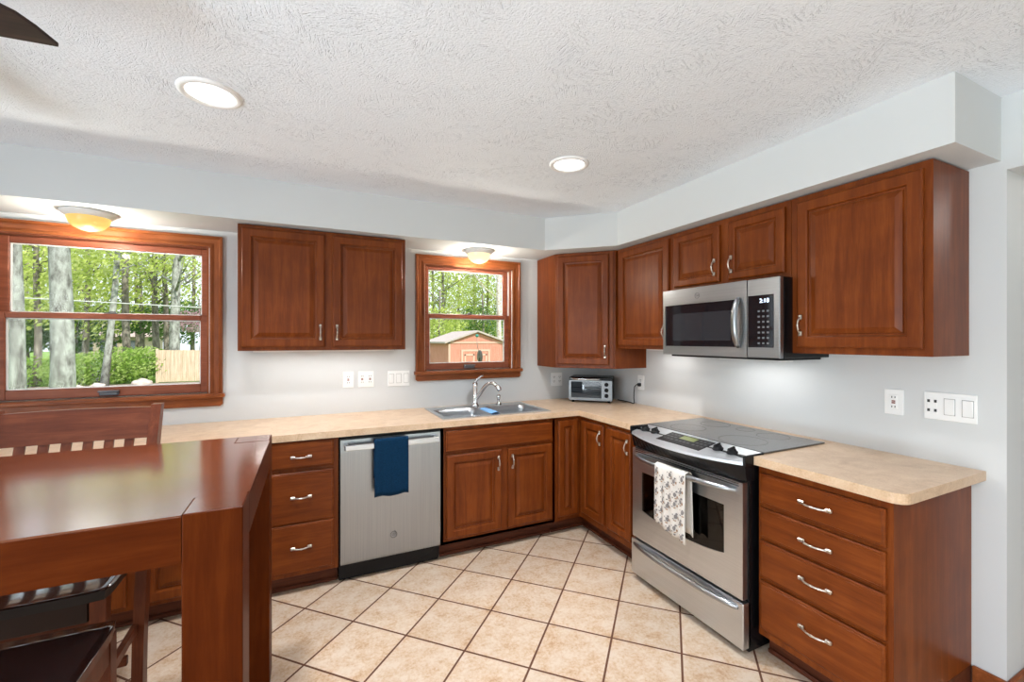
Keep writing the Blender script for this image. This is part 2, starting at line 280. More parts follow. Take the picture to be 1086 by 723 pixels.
# ------------------------------------------------------------------ mesh helpers
class MB:
    def __init__(self): self.bm = bmesh.new()
    def _merge(self, t, M=None, mat=0):
        if M is not None: bmesh.ops.transform(t, matrix=M, verts=t.verts)
        for f in t.faces: f.material_index = mat
        me = bpy.data.meshes.new('t'); t.to_mesh(me); t.free()
        self.bm.from_mesh(me); bpy.data.meshes.remove(me); return self
    def box(self, x0, x1, y0, y1, z0, z1, bev=0, seg=1, M=None, mat=0):
        t = bmesh.new(); bmesh.ops.create_cube(t, size=1)
        sx, sy, sz = abs(x1-x0), abs(y1-y0), abs(z1-z0)
        for v in t.verts: v.co = Vector(((x0+x1)/2+v.co.x*sx, (y0+y1)/2+v.co.y*sy, (z0+z1)/2+v.co.z*sz))
        if bev: bmesh.ops.bevel(t, geom=t.edges[:], offset=min(bev, .45*min(sx, sy, sz)), segments=seg, profile=.5, affect='EDGES')
        return self._merge(t, M, mat)
    def tube(self, pts, r, n=10, caps=True, flat=None, M=None, mat=0):
        """swept round (or flattened) bar; r number or list; flat=(a,b) scales along the two frame axes"""
        t = bmesh.new(); pts = [Vector(p) for p in pts]; R = r if isinstance(r, (list, tuple)) else [r]*len(pts)
        rings = []; up = None
        for i, p in enumerate(pts):
            d = (pts[min(i+1, len(pts)-1)]-pts[max(i-1, 0)]).normalized()
            if up is None:
                up = Vector((0, 0, 1)) if abs(d.z) < .9 else Vector((1, 0, 0))
            a = d.cross(up)
            if a.length < 1e-4: a = d.cross(Vector((0, 1, 0)))
            a.normalize(); b = a.cross(d).normalized(); up = b
            fa, fb = flat or (1, 1)
            rings.append([t.verts.new(p+a*math.cos(k*2*PI/n)*R[i]*fa+b*math.sin(k*2*PI/n)*R[i]*fb) for k in range(n)])
        for q, s_ in zip(rings, rings[1:]):
            for k in range(n):
                f = t.faces.new((q[k], q[(k+1) % n], s_[(k+1) % n], s_[k])); f.smooth = True
        if caps: t.faces.new(rings[0]); t.faces.new(rings[-1][::-1])
        bmesh.ops.recalc_face_normals(t, faces=t.faces[:])
        return self._merge(t, M, mat)
    def lathe(self, prof, n=24, c=(0, 0, 0), M=None, mat=0, smooth=True):
        t = bmesh.new(); rings = []
        for r, z in prof:
            rings.append([t.verts.new((c[0]+max(r, 1e-5)*math.cos(k*2*PI/n), c[1]+max(r, 1e-5)*math.sin(k*2*PI/n), c[2]+z)) for k in range(n)])
        for q, s_ in zip(rings, rings[1:]):
            for k in range(n):
                f = t.faces.new((q[k], q[(k+1) % n], s_[(k+1) % n], s_[k])); f.smooth = smooth
        bmesh.ops.remove_doubles(t, verts=t.verts[:], dist=2e-5); bmesh.ops.recalc_face_normals(t, faces=t.faces[:])
        return self._merge(t, M, mat)
    def prism(self, poly, z0, z1, M=None, bev=0, mat=0):
        """2D outline (x,y) extruded from z0 to z1"""
        t = bmesh.new(); a = [t.verts.new((x, y, z0)) for x, y in poly]; b = [t.verts.new((x, y, z1)) for x, y in poly]
        n = len(poly); t.faces.new(a[::-1]); t.faces.new(b)
        for k in range(n): t.faces.new((a[k], a[(k+1) % n], b[(k+1) % n], b[k]))
        bmesh.ops.recalc_face_normals(t, faces=t.faces[:])
        if bev: bmesh.ops.bevel(t, geom=[e for e in t.edges if e.is_manifold and e.calc_face_angle(0) > .5], offset=bev, segments=2, profile=.5, affect='EDGES')
        return self._merge(t, M, mat)
    def loops(self, loops, cap0=True, cap1=True, M=None, mat=0):
        """closed loops of equal count joined in order"""
        t = bmesh.new(); R = [[t.verts.new(p) for p in l] for l in loops]; n = len(loops[0])
        for q, s_ in zip(R, R[1:]):
            for k in range(n): t.faces.new((q[k], q[(k+1) % n], s_[(k+1) % n], s_[k]))
        if cap0: t.faces.new(R[0][::-1])
        if cap1: t.faces.new(R[-1])
        bmesh.ops.recalc_face_normals(t, faces=t.faces[:])
        return self._merge(t, M, mat)
    def cells(self, xs, ys, fill, z0, z1):
        """slab made of the filled cells of a grid, faces only on its outside"""
        t = bmesh.new(); nx, ny = len(xs)-1, len(ys)-1; V = {}
        def v(i, j, z):
            k = (i, j, z)
            if k not in V: V[k] = t.verts.new((xs[i], ys[j], z))
            return V[k]
        F = lambda i, j: 0 <= i < nx and 0 <= j < ny and fill(i, j)
        for i in range(nx):
            for j in range(ny):
                if not F(i, j): continue
                t.faces.new((v(i, j, z1), v(i+1, j, z1), v(i+1, j+1, z1), v(i, j+1, z1)))
                t.faces.new((v(i, j+1, z0), v(i+1, j+1, z0), v(i+1, j, z0), v(i, j, z0)))
                for di, dj, a, b in ((-1, 0, (0, 1), (0, 0)), (1, 0, (1, 0), (1, 1)), (0, -1, (0, 0), (1, 0)), (0, 1, (1, 1), (0, 1))):
                    if not F(i+di, j+dj):
                        p, q = (i+a[0], j+a[1]), (i+b[0], j+b[1])
                        t.faces.new((v(*p, z0), v(*q, z0), v(*q, z1), v(*p, z1)))
        bmesh.ops.recalc_face_normals(t, faces=t.faces[:])
        return self._merge(t)
    def build(self, name, mats, parent=None, loc=None, rot=None):
        me = bpy.data.meshes.new(name); self.bm.to_mesh(me); self.bm.free()
        for m in (mats if isinstance(mats, (list, tuple)) else [mats]): me.materials.append(m)
        o = bpy.data.objects.new(name, me); C.objects.link(o)
        if parent: o.parent = parent
        if loc: o.location = loc
        if rot: o.rotation_euler = rot
        return o
def tag(o, label, cat, group=None, kind=None):
    o['label'] = label; o['category'] = cat
    if group: o['group'] = group
    if kind: o['kind'] = kind
    return o
def thing(name, label, cat, loc=(0, 0, 0), rz=0, group=None):
    o = bpy.data.objects.new(name, None); C.objects.link(o); o.location = loc; o.rotation_euler = (0, 0, rz)
    o.empty_display_size = .1
    return tag(o, label, cat, group)
def struct(o, label=None, cat=None):
    o['kind'] = 'structure'
    if label: o['label'] = label
    if cat: o['category'] = cat
    return o
def structempty(name, loc=(0, 0, 0), label=None, cat=None):
    o = bpy.data.objects.new(name, None); C.objects.link(o); o.location = loc; return struct(o, label, cat)
def copy_tree(o, parent=None):
    c = o.copy(); C.objects.link(c)
    if parent: c.parent = parent
    for ch in list(o.children): copy_tree(ch, c)
    return c
def rect(x0, x1, z0, z1, y): return [(x0, y, z0), (x1, y, z0), (x1, y, z1), (x0, y, z1)]
def text_mesh(body, size, depth, name, mat, parent, M, shear=0):
    cu = bpy.data.curves.new(name, 'FONT'); cu.body = body; cu.size = size; cu.extrude = depth; cu.align_x = 'CENTER'; cu.align_y = 'CENTER'; cu.shear = shear
    t = bpy.data.objects.new('tmp', cu); C.objects.link(t)
    me = bpy.data.meshes.new_from_object(t.evaluated_get(bpy.context.evaluated_depsgraph_get()))
    bpy.data.objects.remove(t); bpy.data.curves.remove(cu)
    me.transform(M); me.materials.clear(); me.materials.append(mat); me.name = name
    o = bpy.data.objects.new(name, me); C.objects.link(o); o.parent = parent; return o
FACE = Matrix.Rotation(PI/2, 4, 'X')       # text lying in XY -> standing, facing -Y

# ------------------------------------------------------------------ the room
RX0, RY0, ZC, ZS = -5.2, -6.2, 2.40, 2.148
WT = .18
struct(MB().box(RX0-.2, 2.2, RY0-.2, .2, -.12, 0).build('floor', TILE), 'beige square floor tiles laid diagonally with brown grout', 'floor')
struct(MB().box(RX0-.2, 2.2, RY0-.2, .2, ZC, ZC+.15).build('ceiling', CEIL), 'white ceiling with stomped brush texture', 'ceiling')
def wall_y(name, y0, y1, x0, x1, holes, label, mat=WALL):
    xs = sorted({x0, x1, *[h[0] for h in holes], *[h[1] for h in holes]}); zs = sorted({0, ZC, *[h[2] for h in holes], *[h[3] for h in holes]})
    hole = lambda i, j: any(h[0]-1e-6 <= xs[i] and xs[i+1] <= h[1]+1e-6 and h[2]-1e-6 <= zs[j] and zs[j+1] <= h[3]+1e-6 for h in holes)
    b = MB().cells(xs, zs, lambda i, j: not hole(i, j), -y1, -y0)
    o = b.build(name, mat); o.data.transform(Matrix.Rotation(PI/2, 4, 'X')); return struct(o, label, 'wall')
W1 = (-4.05, -3.04, 1.10, 2.045); W2 = (-1.655, -.897, 1.20, 2.045)
wall_y('wall_back', 0, WT, RX0-.18, 0.0, [W1, W2], 'light grey wall with the two windows')
wall_y('wall_front', RY0-WT, RY0, RX0-.18, 2.2, [(-2.45, -.05, 0, 2.1)], 'light grey wall behind the dining area')
def wall_x(name, x0, x1, y0, y1, holes, label, mat=WALL):
    ys = sorted({y0, y1, *[h[0] for h in holes], *[h[1] for h in holes]}); zs = sorted({0, ZC, *[h[2] for h in holes], *[h[3] for h in holes]})
    hole = lambda i, j: any(h[0]-1e-6 <= ys[i] and ys[i+1] <= h[1]+1e-6 and h[2]-1e-6 <= zs[j] and zs[j+1] <= h[3]+1e-6 for h in holes)
    b = MB().cells(ys, zs, lambda i, j: not hole(i, j), x0, x1)
    o = b.build(name, mat); o.data.transform(Matrix(((0, 0, 1, 0), (1, 0, 0, 0), (0, 1, 0, 0), (0, 0, 0, 1)))); return struct(o, label, 'wall')
wall_x('wall_left', RX0-WT, RX0, RY0, 0, [(-5.0, -2.2, .25, 2.1)], 'light grey wall left of the table')
wall_x('wall_right', 0, .22, RY0, .18, [(-4.4, -2.662, 0, 2.11)], 'light grey wall behind the range with an open doorway')
wall_x('wall_hall', 2.0, 2.18, RY0, .18, [], 'pale wall of the passage beyond the doorway', HALLW)
DS = .388
sof = [(RX0, 0), (RX0, -DS), (-.7935, -DS), (-DS, -.77), (-DS, -2.646), (0, -2.646), (0, 0)]
struct(MB().prism(sof[::-1], ZS, ZC).build('soffit', WALL), 'grey boxed soffit running above the wall cabinets', 'soffit')
bb = MB().box(-.016, 0, -2.662-.016, -2.566, 0, .11, .004).box(-.016, .22, -2.678, -2.662, 0, .11, .004)
struct(bb.build('baseboard_right', T_H), 'stained wood baseboard at the doorway corner', 'baseboard')

# ------------------------------------------------------------------ windows
def dbl_hung(n, jx0, jx1, zsill, ztop, gl, gr, gb, gt, zm, apron, label):
    r = structempty(f'window_{n}', ((jx0+jx1)/2, 0, zsill), label, 'window'); cx = (jx0+jx1)/2
    def P(name, mb, mat, par=None):
        o = mb.build(name, mat, par or r)
        o.matrix_parent_inverse = Matrix.Identity(4)
        if par is None: o.data.transform(Matrix.Translation((-cx, 0, -zsill)))
        return o
    cw = .069; o0, o1 = jx0-cw, jx1+cw; zt = ztop+.062
    # casing: moulded, mitred boards
    def mould(a, b, inward):
        prof = [(0, 0), (0, -.026), (.012, -.027), (.020, -.018), (.045, -.015), (.058, -.020), (cw, -.020), (cw, 0)]
        lo = []
        for (u, y) in prof:
            t = u
            if inward == 'L': lo.append([(o0+t, y, zsill), (o0+t, y, zt-t)])
            if inward == 'R': lo.append([(o1-t, y, zsill), (o1-t, y, zt-t)])
            if inward == 'T': lo.append([(o0+t, y, zt-t), (o1-t, y, zt-t)])
        return [[q[k] for q in lo] for k in (0, 1)]
    P('casing', MB().loops(mould(0, 0, 'L')), T_V); P('casing', MB().loops(mould(0, 0, 'R')), T_V); P('casing', MB().loops(mould(0, 0, 'T')), T_H)
    P('sill', MB().box(o0-.012, o1+.012, -.05, .03, zsill-.026, zsill, .006, 2), T_H)
    ap = [(o0, 0), (o1, 0), (o1, -(zsill-.026-apron)+.012), (o1-.012, -(zsill-.026-apron)), (o0+.012, -(zsill-.026-apron)), (o0, -(zsill-.026-apron)+.012)]
    P('apron', MB().prism([(x, z+zsill-.026) for x, z in ap], 0.0, .018, M=Matrix.Rotation(PI/2, 4, 'X')), T_H)
    jt = MB()
    jt.box(jx0-.012, jx0+.006, .0, WT, zsill, ztop).box(jx1-.006, jx1+.012, 0, WT, zsill, ztop).box(jx0, jx1, .075, .10, zsill-.02, zsill+.03)
    P('jamb_track', jt, VINYL)
    P('head_jamb', MB().box(jx0, jx1, 0, WT, ztop-.012, ztop+.02), SASH)
    P('stop_moulding', MB().box(jx0+.004, jx0+.018, .004, .028, zsill, ztop-.01).box(jx1-.018, jx1-.004, .004, .028, zsill, ztop-.01), T_V)
    def sash(y, z0, z1, b0, b1):
        s_ = MB(); sx0, sx1 = jx0+.012, jx1-.012
        s_.box(sx0, gl, y, y+.032, z0, z1, .003).box(gr, sx1, y, y+.032, z0, z1, .003)
        s_.box(gl, gr, y, y+.032, z0, b0, .003).box(gl, gr, y, y+.032, b1, z1, .003)
        so = P('sash', s_, SASH)
        be = MB(); t = .006
        be.box(gl, gl+t, y+.010, y+.022, b0, b1).box(gr-t, gr, y+.010, y+.022, b0, b1).box(gl, gr, y+.010, y+.022, b0, b0+t).box(gl, gr, y+.010, y+.022, b1-t, b1)
        o = be.build('glazing_bead', VINYL, so); o.data.transform(Matrix.Translation((-cx, 0, -zsill)))
        o = MB().box(gl, gr, y+.014, y+.018, b0, b1).build('pane', GLASS, so); o.data.transform(Matrix.Translation((-cx, 0, -zsill)))
        return so
    up = sash(.072, zm-.016, ztop-.012, zm+.016, gt)
    lo = sash(.034, zsill+.004, zm+.014, gb, zm-.018)
    h = MB().box(cx-.045, cx+.045, .014, .034, zsill+.012, zsill+.04, .006, 2).box(cx-.05, cx+.05, .008, .02, zsill+.03, zsill+.042, .004).build('sash_lift', plain('lift_grey', (.10, .105, .12), .4), lo)
    h.data.transform(Matrix.Translation((-cx, 0, -zsill)))
    h = MB().box(cx-.03, cx+.03, .036, .062, zm+.012, zm+.022, .004).tube([(cx-.01, .05, zm+.022), (cx+.004, .042, zm+.027), (cx+.022, .036, zm+.026)], .004, 8).build('sash_lock', plain('lock_grey', (.12, .12, .12), .4), lo)
    h.data.transform(Matrix.Translation((-cx, 0, -zsill)))
    return r
dbl_hung(1, W1[0], W1[1], 1.10, 2.045, -3.992, -3.098, 1.160, 1.995, 1.586, 1.018, 'wide wood-framed double-hung window behind the dining chair')
dbl_hung(2, W2[0], W2[1], 1.20, 2.045, -1.604, -.952, 1.256, 2.008, 1.636, 1.124, 'smaller wood-framed double-hung window over the sink')
# unseen rear door and side window, added as openings for the fill lights
d1 = structempty('door_1', (-1.25, RY0, 0), 'white sliding glass patio door', 'door')
fr = MB()
for x in (-1.2, -.03, .03, 1.2): fr.box(x-(.05 if x < 0 else .0), x+(.0 if x < 0 else .05), -.1, 0, 0, 2.1, .004)
fr.box(-1.2, 1.2, -.1, 0, 2.03, 2.1).box(-1.2, 1.2, -.1, 0, 0, .06)
fr.build('door_frame', WHITE, d1); MB().box(-1.15, 1.15, -.06, -.05, .06, 2.03).build('pane', GLASS, d1)
w3 = structempty('window_3', (RX0, -3.6, .25), 'wide white picture window, unseen, added for the left fill light', 'window')
fr = MB().box(-.1, 0, -1.4, -1.34, 0, 1.85).box(-.1, 0, 1.34, 1.4, 0, 1.85).box(-.1, 0, -1.4, 1.4, 0, .06).box(-.1, 0, -1.4, 1.4, 1.79, 1.85).box(-.1, 0, -.49, -.44, 0, 1.85).box(-.1, 0, .44, .49, 0, 1.85)
fr.build('window_frame', WHITE, w3); MB().box(-.06, -.05, -1.34, 1.34, .06, 1.79).build('pane', GLASS, w3)

# ------------------------------------------------------------------ cabinet kit (local frame: front faces -Y, X to the right, back at y=0)
def pull(parent, x, y, z, vertical=True, ln=.098):
    b = MB(); h = ln/2
    def pt(t, d): return (x, y-d, z+t) if vertical else (x+t, y-d, z)
    for s_ in (-1, 1):
        c = pt(s_*(h-.010), 0)
        if vertical: b.box(x-.0075, x+.0075, y-.013, y, c[2]-.012, c[2]+.012, .003)
        else: b.box(c[0]-.012, c[0]+.012, y-.013, y, z-.0075, z+.0075, .003)
    pts = []; rr = []
    for k in range(13):
        t = -1+k/6; pts.append(pt(t*(h-.012), .012+.017*(1-t*t))); rr.append(.0040+.0014*(abs(t) > .85)+.0016*(abs(t) < .1)+.0007*(abs(abs(t)-.45) < .1))
    b.tube(pts, rr, 8)
    return b.build('handle', PULL, parent)
def raised_panel(parent, x0, x1, z0, z1, y, name='door', th=.02, fw=.052):
    prof = [(0, 0), (0, -th+.006), (.003, -th+.003), (.008, -th), (fw-.006, -th), (fw-.001, -th+.003), (fw+.002, -th+.012), (fw+.010, -th+.0135), (fw+.013, -th+.009), (fw+.034, -th+.002), (fw+.036, -th+.0012)]
    lim = min(x1-x0, z1-z0)/2-.004
    prof = [(min(i, lim), d) for i, d in prof]
    lo = [[(p[0], p[1]+y+d, p[2]) for p in rect(x0+i, x1-i, z0+i, z1-i, 0)] for i, d in prof]
    return MB().loops(lo).build(name, W_V, parent)
def slab_front(parent, x0, x1, z0, z1, y, name='drawer', th=.02, grain=None):
    prof = [(0, 0), (0, -th+.007), (.004, -th+.004), (.010, -th+.0035), (.012, -th), (.016, -th)]
    lo = [[(p[0], p[1]+y+d, p[2]) for p in rect(x0+i, x1-i, z0+i, z1-i, 0)] for i, d in prof]
    return MB().loops(lo).build(name, grain or W_H, parent)
def carcass(parent, w_, d, z0, z1, toe=True, ends=(0, 0)):
    b = MB().box(0, w_, -d, 0, z0, z1, .0015)
    o = b.build('body', W_V, parent)
    if toe:
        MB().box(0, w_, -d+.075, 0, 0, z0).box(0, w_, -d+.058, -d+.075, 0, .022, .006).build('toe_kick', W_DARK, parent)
    return o
BF, UF = .61, .305           # face-frame depth of base and wall units
G_B, G_U = 'cherry base cabinets under the counter', 'cherry wall cabinets'
def base(x0, x1, label, fn, right=False, zt=.876):
    w_ = abs(x1-x0)
    r = thing('base_cabinet', label, 'cabinet', (0, x0, 0) if right else (x0, 0, 0), -PI/2 if right else 0, G_B)
    carcass(r, w_, BF, .105, zt); fn(r, w_); return r
# --- back run
def left_door(r, w_):
    d = raised_panel(r, .03, w_-.035, .13, .66, -BF); pull(d, .06, -BF-.02, .6)
    dr = slab_front(r, .03, w_-.035, .69, .85, -BF); pull(dr, w_/2, -BF-.02, .78, False)
base(-3.24, -2.70, 'cherry base cabinet showing beneath the table, left of the three-drawer cabinet', left_door)
def three(r, w_):
    for z0, z1, zh in ((.717, .866, .783), (.407, .694, .556), (.13, .403, .272)):
        d = slab_front(r, .025, w_-.025, z0, z1, -BF); pull(d, w_/2+.0, -BF-.02, zh, False, .105)
base(-2.70, -2.310, 'cherry cabinet of three drawers left of the dishwasher', three)
def sinkc(r, w_):
    slab_front(r, .028, w_-.03, .708, .848, -BF, 'false_front')
    d = raised_panel(r, .033, .424, .143, .688, -BF); pull(d, .397, -BF-.02, .60)
    d = raised_panel(r, .474, w_-.03, .143, .688, -BF); pull(d, .503, -BF-.02, .60)
def basesink(x0, x1, label, fn):
    r = thing('sink_base_cabinet', label, 'cabinet', (x0, 0, 0), 0, G_B); w_ = x1-x0
    # carcass open at the top for the bowls
    MB().box(0, .018, -BF, 0, .105, .876).box(w_-.018, w_, -BF, 0, .105, .876).box(0, w_, -BF, 0, .105, .123).box(0, w_, -.018, 0, .105, .70).box(0, w_, -BF, -BF+.02, .105, .876).build('body', W_V, r)
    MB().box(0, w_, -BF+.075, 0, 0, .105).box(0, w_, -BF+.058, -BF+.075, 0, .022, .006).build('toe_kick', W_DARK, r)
    fn(r, w_); return r
basesink(-1.692, -.835, 'cherry two-door sink cabinet with plain false drawer front', sinkc)
# corner unit: L-shaped with two door leaves meeting at the inside corner
cr = thing('corner_base_cabinet', 'cherry corner base cabinet with narrow leaf and handled leaf folding at the corner', 'cabinet', (0, 0, 0), 0, G_B)
MB().prism([(-.835, -.003), (-.835, -BF), (-BF, -BF), (-BF, -.935), (-.003, -.935), (-.003, -.003)], .105, .876).build('body', W_V, cr)
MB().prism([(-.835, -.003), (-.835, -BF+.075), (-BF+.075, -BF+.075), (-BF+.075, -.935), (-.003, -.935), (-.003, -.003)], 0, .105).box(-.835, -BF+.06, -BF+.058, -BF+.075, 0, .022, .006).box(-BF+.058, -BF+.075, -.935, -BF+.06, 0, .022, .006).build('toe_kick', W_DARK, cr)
raised_panel(cr, -.812, -.638, .138, .852, -BF)
q = raised_panel(cr, .645, .915, .155, .848, -BF); q.rotation_euler = (0, 0, -PI/2)
pull(q, .885, -BF-.02, .755)
def narrow(r, w_):
    d = raised_panel(r, .02, w_-.075, .155, .846, -BF); pull(d, w_-.098, -BF-.02, .755)
base(-.935, -1.272, 'narrow cherry base cabinet with one door left of the range', narrow, True)
def four(r, w_):
    for z0, z1, zh in ((.706, .844, .776), (.556, .688, .620), (.378, .541, .462), (.142, .360, .264)):
        d = slab_front(r, .015, w_-.018, z0, z1, -BF); pull(d, w_/2+.003, -BF-.02, zh, False, .125)
base(-2.056, -2.562, 'cherry cabinet of four drawers at the end of the counter right of the range', four, True)
base(-3.90, -3.24, 'cherry base cabinet hidden behind the dining chair', left_door)

# --- wall units
ul = thing('wall_cabinet', 'cherry two-door wall cabinet between the two windows', 'cabinet', (-2.852, 0, 1.377), 0, G_U)
MB().box(0, .992, -UF, 0, 0, .764, .0015).build('body', W_V, ul)
d = raised_panel(ul, .022, .478, .022, .742, -UF); pull(d, .452, -UF-.02, .115)
d = raised_panel(ul, .524, .97, .022, .742, -UF); pull(d, .55, -UF-.02, .115)
uc = thing('corner_wall_cabinet', 'taller cherry diagonal corner wall cabinet above the toaster oven', 'cabinet', (0, 0, 1.217), 0, G_U)
K = .652; KD = .312
MB().prism([(0, 0), (-K, 0), (-K, -KD), (-KD, -K), (0, -K)], 0, .925, bev=.0015).build('body', W_V, uc)
dl = (K-KD)*math.sqrt(2)
pv = bpy.data.objects.new('door_pivot', None)
dd = raised_panel(uc, .02, dl-.05, .03, .90, 0); dd.location = (-K, -KD, 0); dd.rotation_euler = (0, 0, -PI/4)
pull(dd, dl-.078, -.02, .135)
bpy.data.objects.remove(pv)
MB().box(dl-.042, dl-.012, -.012, 0, .005, .92, .002).build('fluted_stile', W_V, uc, (-K, -KD, 0), (0, 0, -PI/4))
def upper(y0, y1, z0, z1, label, fn):
    r = thing('wall_cabinet', label, 'cabinet', (0, y0, z0), -PI/2, G_U); w_ = y0-y1; h = z1-z0
    MB().box(0, w_, -UF, 0, 0, h, .0015).build('body', W_V, r); fn(r, w_, h); return r
def ua(r, w_, h): d = raised_panel(r, .03, w_-.02, .022, h-.025, -UF); pull(d, w_-.048, -UF-.02, .12)
upper(-.672, -1.232, 1.378, 2.14, 'cherry one-door wall cabinet between the corner cabinet and the microwave', ua)
def ub(r, w_, h):
    d = raised_panel(r, .024, .372, .025, h-.03, -UF, fw=.045); pull(d, .345, -UF-.02, .11)
    d = raised_panel(r, .43, w_-.024, .025, h-.03, -UF, fw=.045); pull(d, .457, -UF-.02, .11)
upper(-1.234, -2.012, 1.757, 2.14, 'short cherry two-door wall cabinet directly above the microwave', ub)
def ud_(r, w_, h): d = raised_panel(r, .034, w_-.026, .03, h-.03, -UF); pull(d, .058, -UF-.02, .135)
upper(-2.014, -2.555, 1.378, 2.14, 'large cherry one-door wall cabinet right of the microwave', ud_)

# ------------------------------------------------------------------ countertops
xs = [-3.92, -1.655, -.865, -.64, -.095, 0]; ys = [-2.046, -1.282, -.64, -.568, -.075, 0]
def fill(i, j):
    x, y = (xs[i]+xs[i+1])/2, (ys[j]+ys[j+1])/2
    if -1.655 < x < -.865 and -.568 < y < -.075: return False
    if y > -.64: return True
    if y > -1.282: return x > -.64
    return x > -.095
ct = MB().cells(xs, ys, fill, .876, .914).build('countertop', LAM)
tag(ct, 'long beige laminate countertop turning the corner with the sink in it', 'countertop')
cr_ = [(0, -2.048), (-.64, -2.048)]+[(-.64+.05*(1-math.cos(a)), -2.555-.05*math.sin(a)) for a in [k*PI/16 for k in range(9)]]+[(0, -2.605)]
tag(MB().prism(cr_[::-1], .876, .914, bev=.0012).build('countertop', LAM), 'short beige laminate countertop with rounded corner right of the range', 'countertop')

# ------------------------------------------------------------------ sink, faucet, sprayer
sk = thing('kitchen_sink', 'stainless double-bowl sink set in the counter under the window', 'sink', (-1.26, -.32, .914))
X0, X1, Y0, Y1 = -.41, .41, -.262, .262
xs2 = [X0, -.372, -.045, .022, .374, X1]; ys2 = [Y0, -.198, .128, Y1]
MB().cells(xs2, ys2, lambda i, j: not (j == 1 and i in (1, 3)), 0, .006).build('rim', SINKM, sk)
def rr(x0, x1, y0, y1, r, z, n=5):
    pts = []
    for cx, cy, a0 in ((x1-r, y1-r, 0), (x0+r, y1-r, PI/2), (x0+r, y0+r, PI), (x1-r, y0+r, 1.5*PI)):
        for k in range(n+1): a = a0+k*PI/2/n; pts.append((cx+r*math.cos(a), cy+r*math.sin(a), z))
    return pts
for x0, x1 in ((-.372, -.045), (.022, .374)):
    y0, y1 = -.198, .128
    lo = [rr(x0, x1, y0, y1, .004, .0062), rr(x0+.004, x1-.004, y0+.004, y1-.004, .05, .004), rr(x0+.008, x1-.008, y0+.008, y1-.008, .05, -.03), rr(x0+.014, x1-.014, y0+.014, y1-.014, .055, -.15), rr(x0+.04, x1-.04, y0+.04, y1-.04, .06, -.175)]
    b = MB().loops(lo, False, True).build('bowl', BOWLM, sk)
    for p in b.data.polygons: p.use_smooth = len(p.vertices) == 4
    md = b.modifiers.new('solid', 'SOLIDIFY'); md.thickness = .002; md.offset = -1
    MB().lathe([(.0, .004), (.03, .004), (.042, .001), (.042, -.003)], 20, ((x0+x1)/2, -.03, -.174)).build('drain', CHROME, sk)
fc = thing('faucet', 'chrome single-lever faucet behind the sink', 'faucet', (-1.275, -.115, .920))
MB().lathe([(.0, 0), (.033, 0), (.033, .006), (.024, .014), (.0205, .03), (.0195, .15), (.022, .16), (.020, .178), (.012, .188), (0, .19)], 20).build('body', CHROME, fc)
ctl = [(.0, .045), (.035, .085), (.070, .135), (.105, .172), (.140, .190), (.172, .186), (.196, .168)]
sp = [Vector((.60*a, -.80*a, z)) for a, z in ctl]; rad = [.015, .0155, .015, .0145, .014, .015, .016]
for _ in range(2):
    q_ = [sp[0]]; r2 = [rad[0]]
    for a, b_, ra, rb in zip(sp, sp[1:], rad, rad[1:]): q_ += [a*.75+b_*.25, a*.25+b_*.75]; r2 += [ra*.75+rb*.25, ra*.25+rb*.75]
    sp = q_+[sp[-1]]; rad = r2+[rad[-1]]
MB().tube(sp, rad, 12).build('spout', CHROME, fc)
a, b_ = sp[-2], sp[-1]; dv = (b_-a).normalized()
MB().tube([b_-dv*.006, b_+dv*.012, b_+dv*.03+Vector((0, 0, -.006)), b_+dv*.040+Vector((0, 0, -.014))], [.0155, .0185, .019, .015], 12).build('spray_head', CHROME, fc)
MB().tube([(0, 0, .18), (.004, -.002, .196), (.020, -.008, .214), (.042, -.015, .232), (.062, -.02, .236)], [.009, .010, .0075, .0065, .006], 10).build('lever', CHROME, fc)
sd = thing('side_sprayer', 'small chrome side sprayer right of the faucet', 'sprayer', (-1.068, -.105, .920))
MB().lathe([(0, 0), (.024, 0), (.024, .006), (.014, .014), (.011, .03), (0, .031)], 16).build('base', CHROME, sd)
MB().lathe([(0, .03), (.012, .031), (.017, .05), (.018, .065), (.011, .078), (0, .08)], 16).build('spray_head', CHROME, sd)
# blue dishcloth folded over the divider
n = 14; lo = []
for j in range(n+1):
    y = -.52+.24*j/n; row = []
    for (x, z) in ((-.052, -.035), (-.043, .002), (-.03, .011), (.006, .012), (.022, .0095), (.027, -.02), (.03, -.05)):
        row.append((x-1.26, y+.006*math.sin(x*90), .914+z+.0015*math.sin(y*70+x*50)))
    lo.append(row)
cb = bmesh.new(); V = [[cb.verts.new(p) for p in r_] for r_ in lo]
for a_, c_ in zip(V, V[1:]):
    for k in range(6): cb.faces.new((a_[k], a_[k+1], c_[k+1], c_[k])).smooth = True
mb = MB(); mb.bm = cb; o = mb.build('dishcloth', BLUEC); md = o.modifiers.new('solid', 'SOLIDIFY'); md.thickness = .003; md.offset = 1
tag(o, 'light blue dishcloth draped over the divider between the sink bowls', 'dishcloth')

